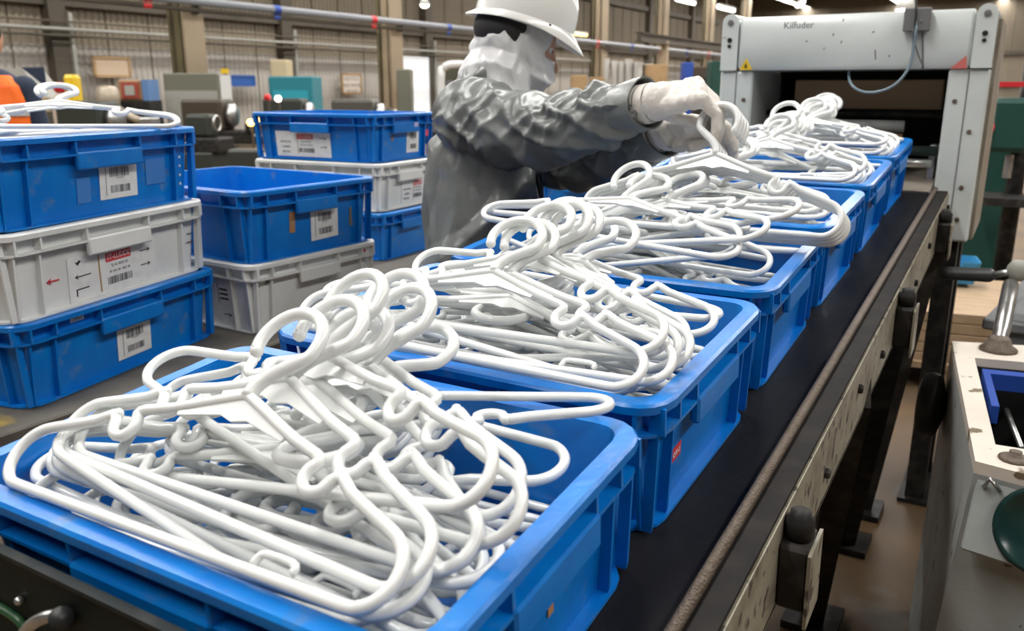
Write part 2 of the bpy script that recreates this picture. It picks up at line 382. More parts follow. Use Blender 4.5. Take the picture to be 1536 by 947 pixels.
# legs: in world space, joined to the conveyor
MI = MC.inverted()
def cleg(y, yb, m, sx, xb):
    xo = XR + .03 if sx > 0 else XL - .03
    top = Vector((xo, y, (MC @ Vector((0, y, -.10))).z)); bot = Vector((xb, yb, 0.02))
    g = MB(MI); d = (bot - top); L = d.length
    q = d.to_track_quat('Z', 'Y').to_matrix()
    g.box((top + bot) / 2, (.05, .07, L), q)
    g.box((top + bot) / 2 + q @ Vector((.027, .0, 0)), (.006, .085, L), q)
    g.box((xb, yb, .012), (.14, .14, .02))
    return g.build('leg', m, conv)
for y, yb in ((.62, 1.0), (1.55, 2.15), (2.15, 2.62), (2.70, 2.88)):
    cleg(y, yb, FRAMEP if y < .7 else DARKST, 1, -.33); cleg(y, yb if y != 1.55 else 1.50, DARKST, -1, -.83)
for yb in (1.0, 2.15, 2.62, 2.88): MB(MI).tube([(-.30, yb - .12, .36), (-.89, yb - .12, .36)], .018, 8).build('cross_tie', DARKST, conv)
# near end guard plate below the first crate
EPY = .345
MB().box(((XL + XR) / 2, EPY, .045), (XR - XL + .14, .006, .178)).build('end_plate', mat('end_plate_dark', (.006, .011, .009), .6, col2=(.015, .016, .012), scale=20), conv)
MB().box(((XL + XR) / 2, EPY - .002, .134), (XR - XL + .14, .009, .005)).build('end_lip', mat('end_lip_grey', (.014, .019, .020), .5, col2=(.03, .034, .034), scale=30), conv)

for nm_ in ('end_plate_dark', 'end_lip_grey'): MATS[nm_].node_tree.nodes['Principled BSDF'].inputs['Specular IOR Level'].default_value = 0.2

# ------------------------------------------------------------------ plastic crates
def wall_off(half, z, H): return half - .018 - (1 - z / H) * .012
_rib = {}
def rib_mesh(m, H, kind):
    key = (m.name, round(H, 4), kind)
    if key in _rib: return _rib[key]
    b = MB(); t = .0022; zb = H - .038
    # profile in (outward, z): outward measured from the crate's outer edge, wall lies inside
    if kind == 'full': pr = [(-.031, .004), (-.018, .004), (-.0165, .010), (-.010, zb), (-.003, zb), (-.003, H - .006), (-.0195, H - .006)]
    else: pr = [(-.022, zb), (-.003, zb), (-.003, H - .006), (-.0195, H - .006)]
    b.loft([[(x, -t, z) for x, z in pr], [(x, t, z) for x, z in pr]])
    _rib[key] = b.mesh('rib', m); return _rib[key]
def side_frames(W, L):
    # each: name, half extent outward, length, rotation about z so that local +x points outward
    return {'xp': (W / 2, L, 0), 'xn': (W / 2, L, 180), 'yp': (L / 2, W, 90), 'yn': (L / 2, W, -90)}
def crate(label, M, m=BLUE, W=.575, L=.393, H=CH, group=None, name='plastic_crate'):
    root = thing(name, label, 'crate', group=group); root.matrix_world = M
    i0, i1, th = .030, .018, .0035
    b = MB(); rr = .03
    b.loft([rrect(W - 2 * i0, L - 2 * i0, rr, 0), rrect(W - 2 * i1, L - 2 * i1, rr, H - .001), rrect(W - 2 * i1 - 2 * th, L - 2 * i1 - 2 * th, rr - th, H - .001), rrect(W - 2 * i0 - 2 * th, L - 2 * i0 - 2 * th, rr - th, .005)])
    auto(b.build('body', m, root), 40)
    b = MB(); o = .0
    b.loft([rrect(W - 2 * i1 - 2 * th + .001, L - 2 * i1 - 2 * th + .001, rr - th, H - .006), rrect(W - 2 * i1 - 2 * th + .001, L - 2 * i1 - 2 * th + .001, rr - th, H + .001), rrect(W - .006, L - .006, .04, H + .001), rrect(W, L, .043, H - .002), rrect(W, L, .043, H - .011), rrect(W - .005, L - .005, .041, H - .011), rrect(W - .005, L - .005, .041, H - .006), rrect(W - 2 * i1 - 2 * th + .001, L - 2 * i1 - 2 * th + .001, rr - th, H - .006)], False, False)
    auto(b.build('rim', m, root), 35)
    zb = H - .038
    def ringband(nm, z, t, out, inn):
        MB().loft([rrect(W - 2 * inn, L - 2 * inn, .03, z), rrect(W - 2 * out, L - 2 * out, .04, z), rrect(W - 2 * out, L - 2 * out, .04, z + t), rrect(W - 2 * inn, L - 2 * inn, .03, z + t), rrect(W - 2 * inn, L - 2 * inn, .03, z)], False, False).build(nm, m, root)
    ringband('band', zb - .002, .004, .003, .022)
    ringband('base_flange', .001, .004, .015, .031)
    for key, (half, ln, rot) in side_frames(W, L).items():
        Q = Matrix.Rotation(R(rot), 4, 'Z')
        longs = ln > .45
        hw = .15 * ln if longs else .19 * ln
        for fr, kind in ((-.445, 'full'), (-.345 if longs else -.33, 'full'), (-hw / ln, 'top'), (hw / ln, 'top'), (.345 if longs else .33, 'full'), (.445, 'full')):
            r_ = link('rib', rib_mesh(m, H, kind), root); r_.matrix_local = Q @ Matrix.Translation((half, fr * ln, 0))
        h = MB(Q).box((half - .006, 0, H - .050), (.012, 2 * hw + .004, .034), bev=.003); h.box((half - .011, 0, H - .034), (.017, 2 * hw, .003)); h.build('handle', m, root)
    root['dims'] = (W, L, H)
    return root
def face_matrix(root, side, u, z, lift=.0012):
    W, L, H = root['dims']; half, ln, rot = side_frames(W, L)[side]
    tilt = math.atan(.012 / H)
    Q = Matrix.Rotation(R(rot), 4, 'Z')
    # local: x to the right seen from outside, y up, z outward
    base = Matrix(((0, 0, 1, 0), (1, 0, 0, 0), (0, 1, 0, 0), (0, 0, 0, 1)))
    return Q @ Matrix.Translation((wall_off(half, z, H) + lift, u, z)) @ Matrix.Rotation(tilt, 4, 'Y') @ base
def bars(M, w_, h_, n, seed):
    rnd = random.Random(seed); b = MB(M); x = -w_ / 2; st = w_ / n
    for k in range(n):
        ww = st * rnd.choice((.35, .55, .8)); b.box((x + st * k + ww / 2, 0, 0), (ww, h_, .0004))
    return b
def sheet(root, side, u, z, w_, h_, rot=0, name='label', m=PAPER, lift=.0012):
    M = face_matrix(root, side, u, z, lift) @ Matrix.Rotation(R(rot), 4, 'Z')
    s = MB(M).box((0, 0, 0), (w_, h_, .0008)).build(name, m, root)
    return s, M
def T(x, y, z=.0008): return Matrix.Translation((x, y, z))
def barcode_label(root, side, u, z, w_, h_, rot=0, seed=1, red=False):
    s, M = sheet(root, side, u, z, w_, h_, rot)
    bars(M @ T(.02 * w_, .22 * h_), .52 * w_, .26 * h_, 15, seed).build('barcode', GREYINK, s)
    bars(M @ T(.04 * w_, -.24 * h_), .52 * w_, .20 * h_, 13, seed + 5).build('barcode', GREYINK, s)
    MB(M).box((-.34 * w_, 0, .0008), (.012 * w_, .8 * h_, .0004)).box((0, .44 * h_, .0008), (.66 * w_, .008 * h_, .0004)).build('ruled_line', GREYINK, s)
    text_mesh('print', '5 7 0 4 9 2', .07 * h_, GREYINK, s, M @ T(.03 * w_, .05 * h_))
    if red: text_mesh('print', 'P.T.', .15 * h_, REDINK, s, M @ T(-.15 * w_, .40 * h_))
    return s
def arrow(b, x, y, ln, d, h=.004):
    b.box((x, y, .0008), (ln, h * .45, .0004))
    for sg in (1, -1): b.add([(x + d * ln / 2, y, .0010), (x + d * (ln / 2 - h * 1.9), y + sg * h * 1.25, .0010), (x + d * (ln / 2 - h * 1.2), y, .0010)], [(0, 1, 2)])
    return b
def big_label(root, side, u, z, w_, h_, rot=0, seed=3, flat=False):
    s, M = sheet(root, side, u, z, w_, h_, rot)
    MB(M).box((.05 * w_, .30 * h_, .0008), (.29 * w_, .20 * h_, .0006)).build('red_block', REDINK, s)
    text_mesh('print', 'ST-LUDDE', .17 * h_, PAPER, s, M @ T(.05 * w_, .30 * h_, .0014), space=.9)
    text_mesh('print', 'TJ, RL RDH 2D', .085 * h_, GREYINK, s, M @ T(.06 * w_, .10 * h_))
    text_mesh('print', '07. PLY SIC 180T 70', .075 * h_, GREYINK, s, M @ T(.06 * w_, -.04 * h_))
    bars(M @ T(.06 * w_, -.24 * h_), .29 * w_, .17 * h_, 17, seed).build('barcode', GREYINK, s)
    for yy in (.24, -.10): arrow(MB(M), .37 * w_, yy * h_, .12 * w_, 1, .05 * h_).build('arrow', INK, s)
    if not flat:
        arrow(MB(M), -.35 * w_, .06 * h_, .17 * w_, -1, .05 * h_).build('arrow', INK, s)
        MB(M).box((-.36 * w_, -.22 * h_, .0008), (.13 * w_, .025 * h_, .0004)).box((-.425 * w_, -.29 * h_, .0008), (.012 * w_, .16 * h_, .0004)).build('corner_mark', INK, s)
        MB(M).add([(-.40 * w_, .30 * h_, .001), (-.36 * w_, .39 * h_, .001), (-.38 * w_, .42 * h_, .001), (-.405 * w_, .38 * h_, .001), (-.425 * w_, .40 * h_, .001)], [(0, 1, 2, 3, 4)]).build('smudge_mark', INK, s)
        MB(M).box((-.17 * w_, 0, .0010), (.012 * w_, .86 * h_, .0006), Matrix.Rotation(R(2), 3, 'Z')).build('tape', BROWNT, s)
    else:
        for q in range(3): text_mesh('print', ('MACKTON', 'CLMBEX', 'BB/T3821')[q], .11 * h_, INK, s, M @ T(-.32 * w_, (.08 - .2 * q) * h_))
        MB(M).box((-.10 * w_, 0, .0010), (.006 * w_, .8 * h_, .0006)).build('tape', BROWNT, s)
    return s

# the row on the conveyor
ROW_Y0, ROW_P, ROW_L, ROW_W, ROW_XC = .359, .4268, .393, .575, -.5758
ordn = ['sixth', 'fifth', 'fourth', 'third', 'second', 'nearest']
row = []
for k in range(6):
    s = (ROW_Y0 + ROW_L / 2 + k * ROW_P) / math.cos(INC)
    lab = 'blue crate full of white hangers on the conveyor, %s from the white machine' % ordn[k] if k < 5 else 'blue plastic crate of white hangers on the conveyor, right against the white machine'
    M = MC @ Matrix.Translation((ROW_XC + (.004, .003, 0, -.002, -.004, -.008)[k], s, .0005)) @ Matrix.Rotation(R((.4, -.6, .5, -.4, .6, -.3)[k]), 4, 'Z')
    c = crate(lab, M, group='blue crates on the conveyor'); row.append((c, M, s))
for u, z in ((-.085, .060), (.02, .078)):
    st, M_ = sheet(row[1][0], 'xp', u, z, .03, .018, 4, 'sticker', REDINK)
    text_mesh('print', 'OK-3', .010, PAPER, st, M_ @ T(0, 0))
sheet(row[2][0], 'xp', .0, .08, .016, .012, 5, 'sticker', ORANGET); sheet(row[0][0], 'xp', .02, .062, .010, .02, 5, 'sticker', ORANGET)
for k in (3, 4): sheet(row[k][0], 'xp', .06, .085, .06, .03, 0, 'label', mat('faded_label', (.22, .33, .55), .6))

# ------------------------------------------------------------------ side table and crate stacks
TZ = CZ - .585
tb = thing('side_table', 'broad worn grey side table with chipped yellow paint under the crate stacks', 'table', (-2.3, 2.4, 0))
MB().box((.0, 0, TZ - .02), (1.66, 4.6, .04), bev=.004).build('table_top', TABLE, tb)
for sx in (-1, 1):
    MB().box((sx * .76, 0, TZ - .08), (.05, 4.4, .08)).build('apron', DARKST, tb)
    for y in (-2.1, -.7, .7, 2.1): MB().box((sx * .76, y, (TZ - .04) / 2), (.06, .06, TZ - .04)).build('leg', DARKST, tb)
def stackM(near, far, z, side_len, depth, flip):
    pass
# stack beside the conveyor's near end: long faces toward the conveyor
a, b_ = onz(50, 615, TZ), onz(320, 503, TZ)
dirv = Vector((b_.x - a.x, b_.y - a.y, 0)).normalized(); yawS = math.atan2(dirv.y, dirv.x)
mid = (a + b_) / 2; nrm = Vector((dirv.y, -dirv.x, 0))
cen = mid - nrm * (.393 / 2 - .018)
Ms = lambda k, dyaw, dx=0, dy=0: Matrix.Translation((cen.x + dx, cen.y + dy, TZ + k * (CH + .001) + .0005)) @ Matrix.Rotation(yawS + R(dyaw), 4, 'Z')
S1 = [crate('blue crate on the side table, lowest of the stack with hangers on top', Ms(0, 0), group='crates in the left stack'),
      crate('white crate with a red-headed arrow sheet, between two blue crates of one stack', Ms(1, 1.0, .0, -.012), WHITEP, group='crates in the left stack'),
      crate('blue crate heaped with a few hangers, topmost of its three-crate stack', Ms(2, .5, -.01, -.004), group='crates in the left stack')]
barcode_label(S1[0], 'yn', .015, .060, .098, .072, 1, 11)
big_label(S1[1], 'yn', -.005, .054, .245, .092, 1.5, 21)
barcode_label(S1[2], 'yn', .035, .068, .105, .076, 0, 31)
s_, M_ = sheet(S1[0], 'yn', -.135, .146, .034, .014, 0, 'tag_plate'); text_mesh('print', 'TIN.7', .010, INK, s_, M_ @ T(0, 0))
s_, M_ = sheet(S1[1], 'yn', .235, .07, .002, .002, 0, 'arrow_print', INK)
MB(M_).box((0, .02, .0008), (.02, .002, .0004)).build('dash_mark', INK, s_); arrow(MB(M_), 0, 0, .024, 1, .005).build('arrow', INK, s_)
s_, M_ = sheet(S1[1], 'yn', -.165, .062, .002, .002, 0, 'arrow_print', REDINK); arrow(MB(M_), 0, 0, .03, -1, .006).build('arrow', REDINK, s_)
sheet(S1[2], 'yn', -.06, .055, .035, .05, 0, 'faded_mark', mat('faded_blue', (.05, .20, .55), .5)); sheet(S1[2], 'yn', .145, .075, .06, .055, 0, 'faded_mark', MATS['faded_blue'])
for q in range(4): sheet(S1[2], 'yn', .225, .04 + .02 * q, .005, .005, 0, 'paint_dot', PAPER)
# empty blue crate on a white crate
z2 = TZ + .35
B2, C2 = onz(364, 290, z2), onz(567, 265, z2)
d2 = (C2 - B2).normalized(); L2 = (C2 - B2).length; W2 = .60
yaw2 = math.atan2(d2.y, d2.x) - R(90); n2 = Vector((-d2.y, d2.x, 0))
c2 = (B2 + C2) / 2 + n2 * (W2 / 2)
S2 = [crate('white crate on the side table under the empty blue crate', Matrix.Translation((c2.x, c2.y, TZ + .0005)) @ Matrix.Rotation(yaw2 + R(.6), 4, 'Z'), WHITEP, W2, L2, .1745),
      crate('empty open blue crate on a white crate, orange tag beside its barcode', Matrix.Translation((c2.x + .004, c2.y, TZ + .1755)) @ Matrix.Rotation(yaw2, 4, 'Z'), BLUE, W2, L2, .1745)]
barcode_label(S2[1], 'xp', .04, .070, .095, .082, 2, 41, True)
sheet(S2[1], 'xp', -.07, .085, .018, .052, 0, 'sticker', ORANGET); sheet(S2[1], 'xp', .135, .075, .008, .05, 0, 'scuff', mat('scuff_brown', (.2, .15, .09), .6))
sheet(S2[1], 'xp', .045, .124, .012, .018, 0, 'scuff', MATS['scuff_brown'], lift=.02)
s_, M_ = sheet(S2[0], 'yn', .17, .07, .075, .11, 0)
arrow(MB(M_), .0, -.035, .03, 1, .005).build('arrow', INK, s_)
for q in range(3): MB(M_).box((-.005, .03 - .012 * q, .0008), (.03, .005, .0004)).build('print', INK, s_)
MB(M_).box((-.025, .02, .0008), (.002, .05, .0004)).build('ruled_line', INK, s_)
s_, M_ = sheet(S2[0], 'xp', -.16, .125, .002, .002, 0, 'print_spot', INK); text_mesh('print', '30F', .017, INK, s_, M_)
sheet(S2[0], 'xp', .17, .150, .028, .008, 0, 'tape', PINKT, lift=.004); sheet(S2[0], 'xp', .0, .128, .008, .008, 0, 'sticker', PINKT, lift=.02)
# stack behind: blue, white, blue
zc = TZ + .33
cr3 = Vector((-1.885, 2.285, 0))
yaw3 = R(3)
def M3(k, dx=0, dy=0, dyaw=0):
    Q = Matrix.Rotation(yaw3 + R(dyaw), 4, 'Z'); off = Q @ Vector((-.575 / 2, .393 / 2, 0))
    return Matrix.Translation((cr3.x + off.x + dx, cr3.y + off.y + dy, TZ + k * .166 + .0005)) @ Q
S3 = [crate('blue crate on the table behind the empty one, lowest of its stack', M3(0, .03, -.03), group='crates in the middle stack'),
      crate('white crate between blue ones, its sticker half hidden by the worker\'s back', M3(1, .01, -.01, 1), WHITEP, group='crates in the middle stack'),
      crate('blue crate with a wide white sheet on its long side, topmost beside the worker', M3(2, -.02, .0, -1), group='crates in the middle stack')]
big_label(S3[2], 'yn', -.05, .056, .255, .090, 0, 51, True)
barcode_label(S3[2], 'xp', .065, .066, .075, .085, 0, 52); sheet(S3[2], 'xp', .15, .09, .03, .022, 0, 'sticker', PINKT); sheet(S3[2], 'xp', -.06, .08, .012, .02, 0, 'scuff', MATS['scuff_brown'])
sheet(S3[2], 'xp', .055, .124, .025, .015, 0, 'sticker', mat('lilac_sticker', (.45, .45, .75), .5), lift=.022)
big_label(S3[1], 'xp', .06, .056, .19, .085, 0, 53, True)
# crates beyond the worker
for (px, py), lab, k, m in (((930, 300), 'blue crate beyond the worker, lowest of the pair under the far forearm', 0, BLUE), ((930, 300), 'white crate beyond the worker between two blue ones under the far forearm', 1, WHITEP), ((930, 300), 'blue crate beyond the worker, topmost, just below the gloved hands', 2, BLUE)):
    M = Matrix.Translation((-1.80 + .03 * k, 3.86 - .02 * k, TZ + k * .166 + .0005)) @ Matrix.Rotation(R(-3 + 2 * k), 4, 'Z')
    c = crate(lab, M, m, group='crates beyond the worker')
    if k == 1: sheet(c, 'yn', .06, .06, .1, .08, 0, 'label')
    if k == 0: sheet(c, 'yn', .10, .07, .06, .06, 0, 'label', mat('green_label', (.05, .5, .12), .5))
# neighbours of that stack
for k in range(2):
    crate(['blue crate at the end of the side table beyond the worker, lower one', 'blue crate at the end of the side table beyond the worker, upper one'][k], Matrix.Translation((-1.80, 4.38, TZ + k * .166 + .0005)) @ Matrix.Rotation(R(4 - 3 * k), 4, 'Z'), BLUE)

# ------------------------------------------------------------------ hangers
HA, HR_, HN = .227, .030, .135
def smooth_path(pts, sub=4, closed=False):
    P = [Vector(p) for p in pts]; n = len(P); out = []
    for i in range(n if closed else n - 1):
        p0 = P[i - 1] if (i > 0 or closed) else P[i]; p1 = P[i]; p2 = P[(i + 1) % n]; p3 = P[(i + 2) % n] if (closed or i + 2 < n) else p2
        for k in range(sub):
            t = k / sub; out.append(.5 * ((2 * p1) + (p2 - p0) * t + (2 * p0 - 5 * p1 + 4 * p2 - p3) * t * t + (3 * p1 - p0 - 3 * p2 + p3) * t ** 3))
    if not closed: out.append(P[-1])
    return out
def hanger_meshes(loop=False):
    TR = .0053
    half = []
    # right half from bar middle to neck
    half += [(x, 0) for x in (.0, .05, .10, .15)]
    cx, cy = HA - HR_, HR_
    for a_ in range(-90, 70, 20): half.append((cx + HR_ * math.cos(R(a_)), cy + HR_ * math.sin(R(a_))))
    ex, ey = cx + HR_ * math.cos(R(69)), cy + HR_ * math.sin(R(69))
    nx, ny = .010, HN - .002
    u = Vector((ex - nx, ey - ny, 0)); ln = u.length; u.normalize(); p = Vector((u.y, -u.x, 0)); p = p if p.y < 0 else -p
    def A(s, d): q = Vector((nx, ny, 0)) + u * s + p * d; return (q.x, q.y)
    half += [(ex, ey), A(ln - .02, 0), A(.155, 0), A(.138, -.004), A(.132, .004), A(.131, .014), A(.124, .021), A(.115, .022), A(.108, .017), A(.106, .009), A(.108, .0), A(.100, -.003), A(.07, 0), A(.03, 0), (nx, ny), (0, HN + .001)]
    zs = lambda l: [(x, y, 0) for x, y in l]
    left = [(-x, y) for x, y in half[1:-1]]
    full = zs(half) + zs(left[::-1])
    b = MB().tube(smooth_path(full, 2, True), TR, 8, closed=True)
    # loop for straps on the lower bar and short stubs
    for sx in (1, -1):
        if sx > 0 and loop: lp = [(sx * .105, .004, 0), (sx * .107, .012, 0), (sx * .113, .0155, 0), (sx * .138, .0155, 0), (sx * .144, .012, 0), (sx * .142, .008, 0)]
        if sx > 0 and loop: b.tube(smooth_path(lp, 2), .0034, 6)
        q = A(.133, -.004); b.ball((sx * q[0], q[1], 0), TR * 1.02, 5)
    fr = b.mesh('frame', HANG, True)
    hk = [(0, HN, 0), (.001, HN + .012, 0), (.010, HN + .026, 0), (.026, HN + .040, 0)]
    c = (.006, HN + .062)
    for a_ in range(-20, 215, 15): hk.append((c[0] + .034 * math.cos(R(a_)), c[1] + .034 * math.sin(R(a_)), 0))
    pts = smooth_path(hk, 2)
    h = MB().tube(pts, [.0070 - .0008 * min(1, i / 8) for i in range(len(pts))], 9); h.ball(hk[-1], .0067, 6)
    hm = h.mesh('hook', HANG, True)
    q1, q2 = A(.062, 0), A(.075, .004)
    poly = [(0, HN + .004), q1, (q1[0] - .004, q1[1] - .008), (.016, HN - .022), (0, HN - .026), (-.016, HN - .022), (-q1[0] + .004, q1[1] - .008), (-q1[0], q1[1])]
    wm = MB().prism(poly[::-1], -.0015, .0015).mesh('neck_web', HANG)
    return fr, hm, wm
FR_, HK_, WB_ = hanger_meshes(); FRL_ = hanger_meshes(True)[0]
